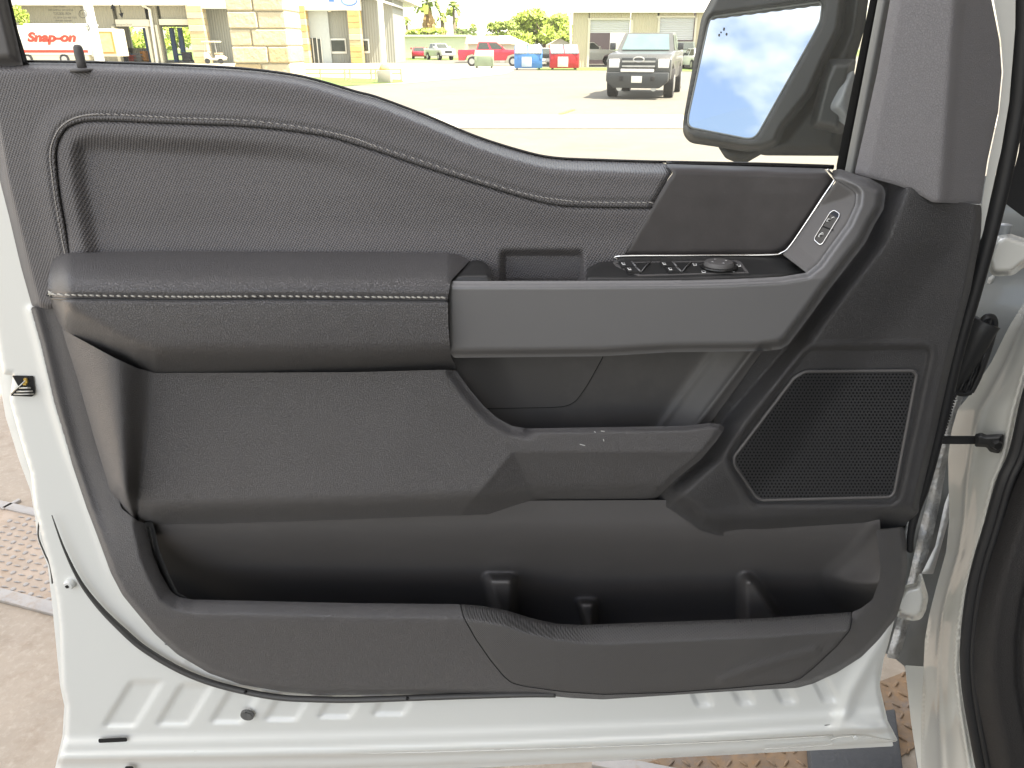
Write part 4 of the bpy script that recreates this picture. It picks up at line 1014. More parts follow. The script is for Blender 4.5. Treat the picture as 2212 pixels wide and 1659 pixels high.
B = [G(1390, 1652), G(1600, 1590), G(1990, 1440), G(2060, 1560), G(1760, 1760), G(1450, 1760)]
c = sum(B, Vector())/6
tq = empty('diamond_plate', (c.x, c.y, 0), 'rusty orange diamond plate on floor under the door corner', 'floor plate')
ground_slab('plate', B, 0.001, 0.005, M['rust'], tq)
bm = bmesh.new(); poly = [(p.x, p.y) for p in B]; rs0 = random.Random(5)
for i in range(60):
    for j in range(60):
        p = Vector((-0.2+i*0.034+rs0.uniform(-.001, .001), 0.6+j*0.034, 0.005))
        if not inside(np.array([p.x]), np.array([p.y]), poly)[0]: continue
        a = math.pi/4 if (i+j) % 2 else -math.pi/4
        q = Vector((math.cos(a), math.sin(a), 0))*0.0125; tube(bm, [p-q, p-q*0.5+Vector((0, 0, 0.001)), p+q*0.5+Vector((0, 0, 0.001)), p+q], [0.0006, 0.0034, 0.0034, 0.0006], 6)
o = bmobj('tread_bumps', bm, M['rust'], tq, True); o['kind'] = 'stuff'
strip(G(1280, 1645), G(1560, 1700), 0.018, 'pale steel strip on floor below the middle of the door', M['worn_steel'])
Cc = [G(1738, 1590), G(1925, 1560), G(1945, 1720), G(1750, 1760)]
mtb = prism_obj('rubber_mat', [(p.x, p.y) for p in Cc], 0.006, 0.05, mat('dark_grey_rubber', (0.065, 0.067, 0.07), 0.8, bump=0.002, bscale=90), None, 'Z', 0.006)
tag(mtb, 'dark grey rubber pad on floor under the door corner', 'floor pad')

# ================================================================ background
def wbox(name, x0, y0, x1, y1, Y, dep, m, parent=None, bev=0.0, ground=False):
    ym = (y0+y1)/2; a = P(x0, ym, Y).x; b = P(x1, ym, Y).x; z1 = P(x0, y0, Y).z; z0 = 0.0 if ground else P(x0, y1, Y).z
    return box_obj(name, ((a+b)/2, Y+dep/2, (z0+z1)/2), (abs(b-a), dep, z1-z0), m, parent, bev)
def ribmat(name, col, scale, depth=0.03, axis='X'):
    m = mat(name, col, 0.6, var=0.06, vscale=0.4); nt = m.node_tree; N = nt.nodes; L = nt.links; b = N['Principled BSDF']
    tc = N.new('ShaderNodeTexCoord'); w = N.new('ShaderNodeTexWave'); w.bands_direction = axis; w.inputs['Scale'].default_value = scale
    bp = N.new('ShaderNodeBump'); bp.inputs['Distance'].default_value = depth; L.new(tc.outputs['Object'], w.inputs['Vector']); L.new(w.outputs['Fac'], bp.inputs['Height']); L.new(bp.outputs[0], b.inputs['Normal'])
    return m
M['greige'] = ribmat('greige_ribbed_siding', (0.30, 0.28, 0.21), 1.2)
M['greywall'] = ribmat('grey_ribbed_siding', (0.27, 0.275, 0.235), 1.2)
M['paleblue'] = mat('pale_blue_panel', (0.45, 0.49, 0.47), 0.5)
M['cream'] = mat('cream_paint', (0.62, 0.58, 0.45), 0.6, var=0.05)
M['whitewash'] = mat('white_trim', (0.72, 0.71, 0.64), 0.6, var=0.04)
M['dark_glass'] = mat('dark_window_glass', (0.04, 0.05, 0.045), 0.08, var=0.3, vscale=2)
M['beige'] = ribmat('beige_ribbed_siding', (0.50, 0.45, 0.30), 1.6)
M['roof_white'] = mat('white_metal_roof', (0.75, 0.74, 0.68), 0.5)
M['roll'] = ribmat('grey_roller_door', (0.55, 0.56, 0.54), 2.4, 0.03, 'Z')
M['lift_blue'] = mat('blue_lift_paint', (0.08, 0.17, 0.38), 0.45)
M['tan_stone'] = mat('tan_limestone', (0.46, 0.36, 0.20), 0.85, var=0.25, vscale=1.5, bump=0.03, bscale=9)
M['pale_stone'] = mat('pale_limestone', (0.48, 0.42, 0.28), 0.85, var=0.2, vscale=1.5, bump=0.03, bscale=9)
M['gold_stone'] = mat('golden_limestone', (0.50, 0.35, 0.13), 0.85, var=0.3, vscale=1.5, bump=0.03, bscale=9)
M['mortar'] = mat('mortar', (0.40, 0.37, 0.28), 0.9)
M['tyre'] = mat('tyre_rubber', (0.025, 0.025, 0.026), 0.75, bump=0.004, bscale=60)
M['alloy'] = mat('alloy_rim', (0.45, 0.45, 0.44), 0.35, metal=0.8)
M['lampglass'] = mat('headlamp_glass', (0.75, 0.75, 0.72), 0.15, coat=0.6)
M['bumper'] = mat('black_steel_bumper', (0.05, 0.055, 0.058), 0.45, metal=0.3)

# ---- grey service building
FY = 82.0
sb = empty('service_building', P(300, 136, FY), 'long greige service building with open bays and stone pillars', 'building')
sb.location.z = 0; WORLD[sb.name] = sb.location.copy()
FD = 0.4
wbox('wall', -60, 11, 252, 136, FY, FD, M['greige'], sb, ground=True)
wbox('wall', 322, 11, 346, 136, FY, FD, M['greige'], sb, ground=True)
wbox('wall', 252, 11, 322, 44, FY, FD, M['greige'], sb)
wbox('wall', 346, 11, 413, 42, FY, FD, M['greige'], sb)
wbox('eave', -60, -6, 470, 11, FY-1.2, 1.6, M['whitewash'], sb)
wbox('roof', -60, -40, 860, -6, FY-1.0, 20, M['roof_white'], sb)
for x0, x1, y0, y1 in ((249, 322, 42, 57), (343, 412, 41, 54)): wbox('door_housing', x0, y0, x1, y1, FY-0.35, 0.34, M['cream'], sb, 0.03)
for x0, x1, y0 in ((248, 253, 57), (320, 326, 57), (341, 346, 54)): wbox('door_jamb', x0, y0, x1, 136, FY-0.2, 0.19, M['cream'], sb, ground=True)
bm = bmesh.new(); tube(bm, [P(307, 2, FY-0.6), P(309, 12, FY-0.6), P(323, 20, FY-0.25), P(340, 136, FY-0.25)], 0.16, 8); bmobj('downspout', bm, M['whitewash'], sb, False, 40)
# workshop interior and its rear openings
wbox('rear_wall', -60, 0, 279, 136, FY+15, 0.3, M['greige'], sb, ground=True)
wbox('rear_wall', 323, 0, 350, 136, FY+15, 0.3, M['greige'], sb, ground=True)
wbox('rear_wall', 417, 0, 640, 136, FY+15, 0.3, M['greige'], sb, ground=True)
wbox('rear_wall', 279, 0, 417, 58, FY+15, 0.3, M['greige'], sb)
wbox('rear_wall', 279, 104, 323, 136, FY+15, 0.3, M['greige'], sb, ground=True)
# entrance block
wbox('recess_wall', 433, 12, 640, 136, FY+1.0, 0.3, M['greywall'], sb, ground=True)
wbox('fascia', 403, -10, 640, 18, FY-1.4, 1.2, M['whitewash'], sb)
wbox('fascia', 640, -10, 776, 22, FY-1.4, 1.2, M['whitewash'], sb)
wbox('wall', 655, 22, 712, 136, FY-0.3, 0.3, M['paleblue'], sb, ground=True)
wbox('wall', 712, 22, 776, 136, FY, 0.3, M['greywall'], sb, ground=True)
wbox('wall', 776, -20, 850, 135, FY, 8, M['greywall'], sb, ground=True)
prism_obj('gable_eave', [(P(770, 0, FY).x, P(770, -14, FY).z), (P(853, 0, FY).x, P(853, 14, FY).z), (P(853, 0, FY).x, P(853, 9, FY).z), (P(770, 0, FY).x, P(770, -20, FY).z)], FY-1.2, FY+8, M['whitewash'], sb)
for x0, x1, y0, y1 in ((668, 676, 82, 136), (678, 685, 82, 136), (687, 694, 84, 135)):
    o = wbox('glass_door', x0, y0, x1, y1, FY-0.36, 0.05, M['dark_glass'], sb, ground=True)
for x0 in (666.5, 676, 685.5, 694): wbox('door_frame', x0, 81, x0+1.8, 136, FY-0.42, 0.1, M['whitewash'], sb, ground=True)
for x0, y0, x1, y1 in ((713, 83, 748, 116), (780, 84, 798, 115), (624, 82, 634, 136)):
    w = wbox('window', x0, y0, x1, y1, FY-0.12, 0.1, M['whitewash'], sb, 0.03); wbox('pane', x0+3, y0+4, x1-3, y1-5, FY-0.17, 0.04, M['dark_glass'], w)
wbox('wall_lamp', 708, 20, 714, 26, FY-0.7, 0.3, M['cream'], sb, 0.05)
bm = bmesh.new(); c = P(754, 1, FY-1.5)
tube(bm, [c+Vector((0.75*math.cos(a), 0, 0.42*math.sin(a))) for a in [2*math.pi*k/24 for k in range(25)]], 0.06, 6, False); bmobj('oval_emblem', bm, mat('blue_emblem', (0.05, 0.16, 0.50), 0.4), sb)
bm = bmesh.new(); box(bm, P(716, 0, FY-1.43), (0.5, 0.06, 0.3)); bmobj('sign_letter', bm, bpy.data.materials['blue_emblem'], sb)
def stone_pillar(x0, x1, y0, Y, dep, nrow, ncol, parent, seed, mats, zt=None):
    rs = random.Random(seed); zt = P(x0, y0, Y).z if zt is None else zt
    xa = P(x0, 80, Y).x; xb = P(x1, 80, Y).x
    core = box_obj('core', ((xa+xb)/2, Y+dep/2, zt/2), (xb-xa-0.06, dep-0.06, zt), M['mortar'], parent)
    rh = zt/nrow
    for r in range(nrow):
        cuts = [0]+sorted(min(0.85, max(0.15, (k+1)/ncol+rs.uniform(-.14, .14))) for k in range(ncol-1))+[1]
        for a, b in zip(cuts[:-1], cuts[1:]):
            w = (xb-xa)*(b-a)-0.02; pr = rs.uniform(0, 0.05)
            box_obj('stone', (xa+(xb-xa)*(a+b)/2, Y-pr/2+dep/2, (r+.5)*rh), (w, dep+pr+0.03, rh-0.02), rs.choice(mats), parent, min(0.03, rh*0.12), None, 1)
SM = [M['tan_stone'], M['pale_stone'], M['gold_stone']]
stone_pillar(411, 444, 12, FY-1.6, 1.2, 9, 1, sb, 1, SM)
stone_pillar(638, 664, 12, FY-1.6, 1.2, 9, 1, sb, 2, SM)
stone_pillar(754, 780, 22, FY-1.6, 1.2, 9, 1, sb, 3, SM)
# near stone pillar
sp = empty('stone_pillar', (P(560, 80, 20).x, 20, 0), 'broad limestone block pillar standing on the forecourt', 'pillar')
stone_pillar(497, 622, -70, 20.0, 1.4, 8, 2, sp, 7, [M['pale_stone'], M['pale_stone'], M['pale_stone'], M['tan_stone']], 3.1)
# workshop lifts
def lift(px0, px1, label):
    t = empty('car_lift', (P((px0+px1)/2, 120, FY+5).x, FY+5, 0), label, 'car lift', 'blue workshop lifts')
    for p in (px0, px1):
        wbox('post', p-4, 60, p+4, 134, FY+5, 0.45, M['lift_blue'], t, 0.03, True)
    bm = bmesh.new(); q = P((px0+px1)/2, 118, FY+5); box(bm, (q.x, FY+5.3, q.z), (abs(P(px1, 118, FY).x-P(px0, 118, FY).x), 0.3, 0.18)); bmobj('lift_arm', bm, M['lift_blue'], t)
lift(262, 318, 'blue two-post lift inside the left workshop bay'); lift(374, 392, 'blue two-post lift inside the right workshop bay')
rs = random.Random(11)
M['junk'] = [mat('red_plastic', (0.4, 0.05, 0.03), 0.5), mat('orange_plastic', (0.5, 0.2, 0.03), 0.5), mat('grey_steel', (0.2, 0.2, 0.2), 0.5), mat('dark_steel', (0.07, 0.07, 0.08), 0.5)]
for k, (px, w, h, lab) in enumerate(((270, 1.0, 1.0, 'dark tool chest at the left of the workshop bay'), (288, 0.9, 0.7, 'red tool box low in the workshop bay'), (301, 1.1, 0.9, 'grey work bench in the workshop bay'), (312, 0.6, 1.1, 'orange drum by the workshop bay post'), (404, 0.9, 1.0, 'dark cabinet beside the stone pillar in workshop bay'))):
    q = P(px, 120, FY+3.5)
    t = empty('tool_cabinet', (q.x, q.y, 0), lab, 'cabinet', 'workshop clutter')
    mm_ = M['junk'][(3, 0, 2, 1, 3)[k]]
    box_obj('carcass', (q.x, q.y, h*0.45+0.1), (w, 0.6, h*0.9), mm_, t, 0.03)
    for r in range(3): box_obj('drawer', (q.x, q.y-0.32, 0.2+h*0.27*(r+0.3)), (w*0.9, 0.04, h*0.2), mm_, t, 0.01)
# golf cart
gx = P(465, 120, FY-3).x
gcart = empty('golf_cart', (gx, FY-3, 0), 'cream golf cart parked by the stone entrance pillar', 'golf cart')
box_obj('canopy', (gx-0.2, FY-3, 1.95), (1.6, 1.1, 0.13), M['cream'], gcart, 0.05)
for a in (-0.85, 0.35):
    bm = bmesh.new(); cyl(bm, Vector((gx+a, FY-3.4, 0.6)), Vector((gx+a*0.8, FY-3.4, 1.9)), 0.035, seg=6); bmobj('canopy_post', bm, M['alloy'], gcart)
prism_obj('cart_body', [(gx-1.0, 0.3), (gx+0.9, 0.3), (gx+1.0, 0.55), (gx+0.6, 0.75), (gx+0.15, 0.75), (gx+0.1, 0.5), (gx-0.3, 0.5), (gx-0.5, 0.95), (gx-0.9, 1.0)], FY-3.5, FY-2.5, M['cream'], gcart, 'Y', 0.04)
box_obj('cart_seat', (gx+0.35, FY-3, 0.88), (0.6, 0.9, 0.18), mat('tan_seat', (0.35, 0.28, 0.18), 0.7), gcart, 0.04)
for a in (-0.65, 0.65):
    bm = bmesh.new(); cyl(bm, Vector((gx+a, FY-3.6, 0.24)), Vector((gx+a, FY-3.4, 0.24)), 0.24, seg=16); bmobj('wheel', bm, M['tyre'], gcart)

# ---- tool van
VY = 76.0
van = empty('tool_van', (P(120, 134, VY).x, VY, 0), 'white tool van with red lettering parked before the grey building', 'van')
wbox('cargo_box', 28, 55, 190, 119, VY, 2.4, mat('white_van_paint', (0.72, 0.71, 0.64), 0.4, coat=0.3), van, 0.12)
wbox('roof_cap', 50, 51, 188, 56, VY+0.1, 2.1, M['whitewash'], van, 0.06)
vred = mat('red_lettering', (0.55, 0.04, 0.02), 0.5)
wbox('red_stripe', 30, 108, 190, 114, VY-0.02, 0.02, vred, van)
wbox('chassis_skirt', 28, 119, 192, 130, VY+0.1, 2.2, M['cream'], van, 0.03)
for px in (60, 139):
    q = P(px, 128, VY)
    bm = bmesh.new(); cyl(bm, Vector((q.x, VY+0.02, 0.45)), Vector((q.x, VY+0.4, 0.45)), 0.45, seg=20); w = bmobj('wheel', bm, M['tyre'], van, False, 40)
    bm = bmesh.new(); cyl(bm, Vector((q.x, VY-0.03, 0.45)), Vector((q.x, VY+0.1, 0.45)), 0.26, seg=16); bmobj('rim', bm, M['alloy'], w, False, 40)
txt = text_mesh('lettering', 'Snap-on', 1.0, vred, van, Matrix.Identity(4), 0.0, 0.30, 0.055)
xs = [v.co.x for v in txt.data.vertices]; ys = [v.co.y for v in txt.data.vertices]
p0 = P(60, 92, VY-0.03); p1 = P(167, 92, VY-0.03); ptop = P(60, 69, VY-0.03); pbot = P(60, 97, VY-0.03)
sxx = (p1.x-p0.x)/(max(xs)-min(xs)); syy = (ptop.z-pbot.z)/(max(ys)-min(ys))
txt.data.transform(Matrix.Translation((p0.x-min(xs)*sxx, VY-0.03, pbot.z-min(ys)*syy)) @ Matrix.Rotation(math.pi/2, 4, 'X') @ Matrix.Diagonal((sxx, syy, 1, 1)))
wbox('rear_body', 191, 62, 250, 122, VY+0.15, 2.2, M['cream'], van, 0.08)
po = wbox('poster_frame', 214, 68, 246, 116, VY+0.08, 0.06, mat('orange_frame', (0.55, 0.22, 0.05), 0.5), van)
pm = mat('poster_print', (0.5, 0.42, 0.2), 0.5, var=0.6, vscale=2.5); wbox('poster', 217, 72, 242, 112, VY+0.05, 0.02, pm, po)

# ---- posts, rail
def lamp_post(px, py, Y, r, lab, plinth):
    q = P(px, py, Y); t = empty('light_post', (q.x, Y, 0), lab, 'light post')
    bm = bmesh.new(); tube(bm, [Vector((q.x, Y, z)) for z in (0.0, 0.5, 3, 9)], [r*1.1, r, r*0.95, r*0.7], 12); bmobj('post', bm, M['whitewash'], t, True)
    if plinth:
        box_obj('plinth', (q.x, Y, 0.27), (0.62, 0.62, 0.54), M['pale_concrete'], t, 0.03)
        bm = bmesh.new(); tube(bm, [Vector((q.x, Y, z)) for z in (0.54, 0.62, 0.78)], [0.24, 0.24, 0.16], 12); bmobj('base_cover', bm, M['gold_stone'], t, True)
    else: box_obj('base_plate', (q.x, Y, 0.03), (0.5, 0.5, 0.06), M['pale_concrete'], t, 0.01)
    bm = bmesh.new(); box(bm, (q.x+0.5, Y, 9.0), (1.3, 0.35, 0.16)); bmobj('lamp_head', bm, M['alloy'], t)
lamp_post(202, 70, 30, 0.17, 'white light post in front of the white lettered van', False)
lamp_post(832, 175, 37.3, 0.13, 'white light post on a concrete plinth at the railing', True)
rail = empty('railing', (P(760, 170, 40).x, 40, 0), 'low pipe railing along the grass strip', 'railing')
rm = mat('yellowed_pipe', (0.42, 0.38, 0.22), 0.5)
def pipe(a, b, r=0.035):
    bm = bmesh.new(); cyl(bm, a, b, r, seg=8); return bm
for y in (149, 158): bmobj('rail', pipe(P(646, y, 40), P(866, y, 40)), rm, rail)
for x in (648, 691, 744, 755, 801, 811, 866):
    q = P(x, 149, 40); bmobj('post', pipe(Vector((q.x, 40, 0)), Vector((q.x, 40, q.z)), 0.045), rm, rail)

# ---- vegetation
M['leaf'] = [mat('leaf_green_%s' % s, c, 0.6, var=0.35, vscale=1.5) for s, c in (('mid', (0.20, 0.27, 0.04)), ('pale', (0.28, 0.37, 0.05)), ('deep', (0.11, 0.16, 0.04)))]
M['bark'] = mat('bark', (0.16, 0.12, 0.08), 0.9, bump=0.01, bscale=20)
M['palm_trunk'] = mat('palm_trunk', (0.24, 0.19, 0.13), 0.9, bump=0.01, bscale=20)
M['dead_frond'] = mat('dead_frond', (0.36, 0.22, 0.09), 0.8, var=0.3, vscale=2)
def leaves(bm, c, r, n, size, rs):
    for k in range(n):
        while True:
            v = Vector((rs.uniform(-1, 1), rs.uniform(-1, 1), rs.uniform(-1, 1)))
            if 0.25 < v.length < 1: break
        p = c+Vector((v.x*r[0], v.y*r[1], v.z*r[2])); a = Vector((rs.gauss(0, 1), rs.gauss(0, 1), rs.gauss(0, 1))).normalized(); b = a.orthogonal().normalized()
        s = size*rs.uniform(0.6, 1.3)
        vs = [bm.verts.new(p+a*s), bm.verts.new(p+b*s*0.5), bm.verts.new(p-a*s), bm.verts.new(p-b*s*0.5)]; bm.faces.new(vs)
def tree(px0, px1, ytop, ybase, Y, seed, lab, mi, group=None, n=1800):
    rs = random.Random(seed); xm = (px0+px1)/2; q = P(xm, ytop, Y); x = q.x; zt = q.z; w = abs(P(px1, 100, Y).x-P(px0, 100, Y).x)/2
    zb = max(0.4, P(xm, ybase, Y).z)
    t = empty('leafy_tree', (x, Y, 0), lab, 'tree', group)
    bm = bmesh.new(); tube(bm, [Vector((x, Y, -0.1)), Vector((x+0.1, Y, zb*0.6+0.5)), Vector((x, Y, (zb+zt)/2))], [0.3, 0.22, 0.1], 8)
    for k in range(6):
        a = k*1.05; tube(bm, [Vector((x, Y, zb+0.2*k)), Vector((x+math.cos(a)*w*0.6, Y+math.sin(a)*w*0.6, zb+(zt-zb)*0.6))], [0.1, 0.03], 5)
    bmobj('trunk', bm, M['bark'], t, True)
    bm = bmesh.new()
    for k in range(14):
        cx = x+rs.uniform(-0.75, 0.75)*w; f = rs.uniform(0.1, 1); top = zb+(zt-zb)*(0.55+0.45*(1-((cx-x)/w)**2))*1.0
        cz = zb+(top-zb)*f*0.92
        leaves(bm, Vector((cx, Y+rs.uniform(-0.6, 0.6)*w, cz)), (w*0.42, w*0.42, (zt-zb)*0.2), n//14, 0.05*w+0.12, rs)
    bmobj('crown', bm, M['leaf'][mi], t)
def palm(px, ytop, Y, r, seed, lab, skirt=0.0, trunk=0.22):
    rs = random.Random(seed); q = P(px, ytop, Y); x = q.x; zt = q.z-r*0.6
    t = empty('palm_tree', (x, Y, 0), lab, 'palm tree', 'palms beyond the low white building')
    bm = bmesh.new(); tube(bm, [Vector((x, Y, 0)), Vector((x+0.1, Y, zt*0.5)), Vector((x, Y, zt))], [trunk*1.3, trunk, trunk*0.9], 8); bmobj('trunk', bm, M['palm_trunk'], t, True)
    bm = bmesh.new()
    for k in range(46):
        az = rs.uniform(0, 6.28); el = rs.uniform(-0.5, 1.45); d = Vector((math.cos(az)*math.cos(el), math.sin(az)*math.cos(el), math.sin(el)))
        p0 = Vector((x, Y, zt)); p1 = p0+d*r*0.7; p2 = p0+d*r+Vector((0, 0, -r*0.35)); s = Vector((-math.sin(az), math.cos(az), 0))*r*0.16
        v = [bm.verts.new(c) for c in (p0, p1+s, p2+s*0.9, p2-s*0.9, p1-s)]; bm.faces.new(v)
    bmobj('crown', bm, M['leaf'][rs.choice((0, 1))], t)
    if skirt:
        bm = bmesh.new()
        for k in range(50):
            az = rs.uniform(0, 6.28); rr = rs.uniform(0.3, 0.55)*r; z0 = zt-rs.uniform(0, 0.3)*skirt; p0 = Vector((x, Y, z0)); p1 = Vector((x+math.cos(az)*rr, Y+math.sin(az)*rr, z0-0.5*skirt)); p2 = Vector((x+math.cos(az)*rr*0.7, Y+math.sin(az)*rr*.7, z0-skirt))
            s = Vector((-math.sin(az), math.cos(az), 0))*0.12*r; v = [bm.verts.new(c) for c in (p0, p1+s, p2+s*0.6, p2-s*0.6, p1-s)]; bm.faces.new(v)
        bmobj('dead_fronds', bm, M['dead_frond'], t)
palm(877, 36, 150, 1.0, 1, 'small round palm just right of the grey building')
palm(922, -16, 135, 2.4, 2, 'tallest palm with long brown skirt cut by the frame', 5.0, 0.35)
palm(979, 4, 140, 1.6, 3, 'tall palm with a full green head above the white pickup')
palm(955, 28, 138, 1.1, 4, 'stout palm with brown skirt between the two tall palms', 4.2, 0.4)
palm(936, 42, 160, 0.9, 5, 'low far palm left of the stout skirted palm')
palm(985, 38, 160, 0.9, 6, 'low far palm close behind the tall full palm')
palm(1022, 51, 150, 0.8, 7, 'small palm at the left edge of the tree belt')
tree(1118, 1232, 19, 97, 95, 21, 'largest round green tree left of the beige building', 1, None, 5200)
tree(1045, 1130, 45, 92, 110, 22, 'loose green tree behind the brown roofed house', 0, None, 2600)
tree(1090, 1150, 36, 90, 118, 25, 'slim green tree left of the largest round tree', 0, None, 2000)
tree(980, 1030, 57, 82, 125, 23, 'low dark bush beside the brown roofed house', 2, None, 1200)
tree(875, 975, 61, 82, 130, 24, 'long low hedge under the palms', 1, None, 2400)
tree(1205, 1245, 62, 100, 80, 26, 'bright green banana-like bush at the beige building corner', 1, None, 1200)
tree(24, 56, 8, 90, 80, 27, 'pale leafy tree at the left window edge behind the van', 1, None, 1500)
for k, (a, b) in enumerate(((250, 345), (330, 430))):
    tree(a, b, 45, 128, 190+8*k, 30+k, ('green tree seen through the left workshop bay', 'green tree seen through the right workshop bay')[k], 1, None, 1800)

# ---- far buildings
lw = empty('low_building', (P(930, 128, 118).x, 118, 0), 'long low white building behind the far parked cars', 'building')
wbox('wall', 846, 78, 1013, 131, 118, 6, mat('pale_wall', (0.60, 0.60, 0.50), 0.7), lw, ground=True)
wbox('roof_edge', 844, 75, 1015, 79, 117.6, 7, M['whitewash'], lw); wbox('lower_band', 850, 117, 1010, 132, 117.7, 0.2, M['cream'], lw, ground=True)
hs = empty('brown_roof_house', (P(1075, 130, 84).x, 84, 0), 'small house with brown roof and white gable behind the red pickup', 'house')
HY = 84; xa = P(1011, 95, HY).x; xb = P(1139, 95, HY).x; ze = P(1075, 95, HY).z; zr = P(1075, 76, HY).z
box_obj('wall', ((xa+xb)/2, HY+3, ze/2), (xb-xa, 6, ze), M['cream'], hs)
mesh('roof', [(xa-.3, HY-.4, ze), (xb-1.6, HY-.4, ze), (xb-3.0, HY+3, zr), (xa-.3, HY+3, zr), (xa-.3, HY+6.4, ze), (xb-1.6, HY+6.4, ze)], [(0, 1, 2, 3), (3, 2, 5, 4)], mat('brown_shingle', (0.34, 0.20, 0.14), 0.8, bump=0.02, bscale=8), hs)
mesh('gable', [(xb-1.6, HY-.38, ze), (xb+.2, HY-.38, ze), (xb-3.0+1.2, HY+2.9, zr), (xb-3.0, HY+2.9, zr)], [(0, 1, 2, 3)], M['whitewash'], hs)
wbox('window', 1040, 102, 1052, 116, HY-0.05, 0.05, M['dark_glass'], hs); wbox('door', 1080, 101, 1090, 128, HY-0.05, 0.05, M['whitewash'], hs, ground=True)
# beige metal building
BY = 66
bb = empty('metal_building', (P(1400, 140, BY).x, BY, 0), 'beige ribbed metal building with grey roller doors', 'building')
for x0, x1 in ((1237, 1272), (1362, 1421), (1500, 1720)): wbox('wall', x0, 16, x1, 142, BY, 0.3, M['beige'], bb, ground=True)
wbox('wall', 1272, 16, 1362, 41, BY, 0.3, M['beige'], bb); wbox('wall', 1421, 16, 1500, 36, BY, 0.3, M['beige'], bb)
xa = P(1230, 16, BY).x; xb = P(1740, 16, BY).x; z0 = P(1237, 20, BY).z
mesh('roof', [(xa, BY-.5, z0), (xb, BY-.5, z0), (xb, BY+9, z0+1.9), (xa+2.2, BY+9, z0+1.9), (xa, BY-.5, z0-.25), (xb, BY-.5, z0-.25)], [(0, 1, 2, 3), (0, 4, 5, 1)], M['roof_white'], bb)
for x0, x1, y0, y1 in ((1274, 1360, 43, 71), (1423, 1498, 38, 86)): wbox('roller_door', x0, y0, x1, y1, BY+0.12, 0.08, M['roll'], bb)
for x0, y0, x1, y1 in ((1269, 39, 1365, 43), (1269, 43, 1274, 142), (1360, 43, 1365, 142), (1418, 34, 1502, 38), (1418, 38, 1423, 142), (1498, 38, 1502, 142)): wbox('door_trim', x0, y0, x1, y1, BY-0.06, 0.06, M['cream'], bb, ground=y1 > 100)
wbox('rear_wall', 1237, 16, 1318, 142, BY+12, 0.3, mat('dark_interior', (0.10, 0.08, 0.09), 0.9), bb, ground=True)
wbox('rear_wall', 1362, 16, 1560, 142, BY+12, 0.3, bpy.data.materials['dark_interior'], bb, ground=True)
bm = bmesh.new(); tube(bm, [P(1232, 22, BY-.3), P(1233, 140, BY-.3)], 0.09, 8); bmobj('downspout', bm, M['whitewash'], bb)
# shed gable left of the beige building
sh = empty('pale_shed', (P(1212, 130, 74).x, 74, 0), 'pale gabled shed partly hidden between the two dumpsters', 'shed')
prism_obj('wall', [(P(1185, 0, 74).x, 0), (P(1238, 0, 74).x, 0), (P(1238, 0, 74).x, P(1200, 96, 74).z), (P(1212, 0, 74).x, P(1200, 83, 74).z), (P(1185, 0, 74).x, P(1200, 97, 74).z)], 74, 78, M['cream'], sh)
mesh('roof', [P(1182, 98, 73.7), P(1212, 80, 73.7), P(1212, 80, 78), P(1182, 98, 78), P(1241, 97, 73.7), P(1241, 97, 78)], [(0, 1, 2, 3), (1, 4, 5, 2)], M['whitewash'], sh)

# ---- dumpsters
def dumpster(px0, px1, ytop, ybase, col, lab, lid, panel):
    g = G((px0+px1)/2, ybase); Y = g.y; x0 = P(px0, ybase, Y).x; x1 = P(px1, ybase, Y).x; zt = P(px0, ytop, Y).z; w = x1-x0
    t = empty('dumpster', ((x0+x1)/2, Y, 0), lab, 'dumpster', 'dumpsters along the far kerb')
    m = mat('dumpster_'+lab.split()[0], col, 0.5, var=0.2, vscale=1.5)
    zf = zt*0.66
    prism_obj('bin', [(Y, 0.12), (Y-0.1, zf), (Y+1.4, zt*0.97), (Y+1.5, 0.12)], x0, x1, m, t, 'X', 0.03)
    if lid:
        for a, b in ((0.02, 0.47), (0.5, 0.98)):
            v = [(x0+w*a, Y-0.16, zf+0.03), (x0+w*b, Y-0.16, zf+0.03), (x0+w*b, Y+1.4, zt+0.03), (x0+w*a, Y+1.4, zt+0.03)]
            mesh('lid', v+[(p[0], p[1], p[2]-0.06) for p in v], [(0, 1, 2, 3), (0, 4, 5, 1), (1, 5, 6, 2), (3, 2, 6, 7), (0, 3, 7, 4)], ribmat('lid_grey', (0.20, 0.23, 0.25), 3.0), t)
    for a in (0.06, 0.94): box_obj('lift_pocket', (x0+w*a, Y-0.06, zf*0.75), (0.16, 0.14, 0.3), m, t, 0.02)
    for a in (0.1, 0.9): box_obj('foot', (x0+w*a, Y+0.7, 0.06), (0.12, 1.2, 0.12), M['bumper'], t)
    if panel: box_obj('label_panel', (x0+w*0.44, Y-0.1, zf*0.5), (w*0.36, 0.04, zf*0.62), panel, t, 0.01)
    return t
dumpster(1025, 1066, 107, 147, (0.24, 0.30, 0.20), 'green grey dumpster in front of the red pickup', False, None)
dumpster(1111, 1171, 97, 151, (0.06, 0.22, 0.52), 'blue dumpster with grey ribbed lid', True, mat('pale_blue_label', (0.45, 0.55, 0.62), 0.5, var=0.3, vscale=3))
dumpster(1188, 1250, 97, 151, (0.52, 0.03, 0.04), 'red dumpster with white label panel', True, M['whitewash'])

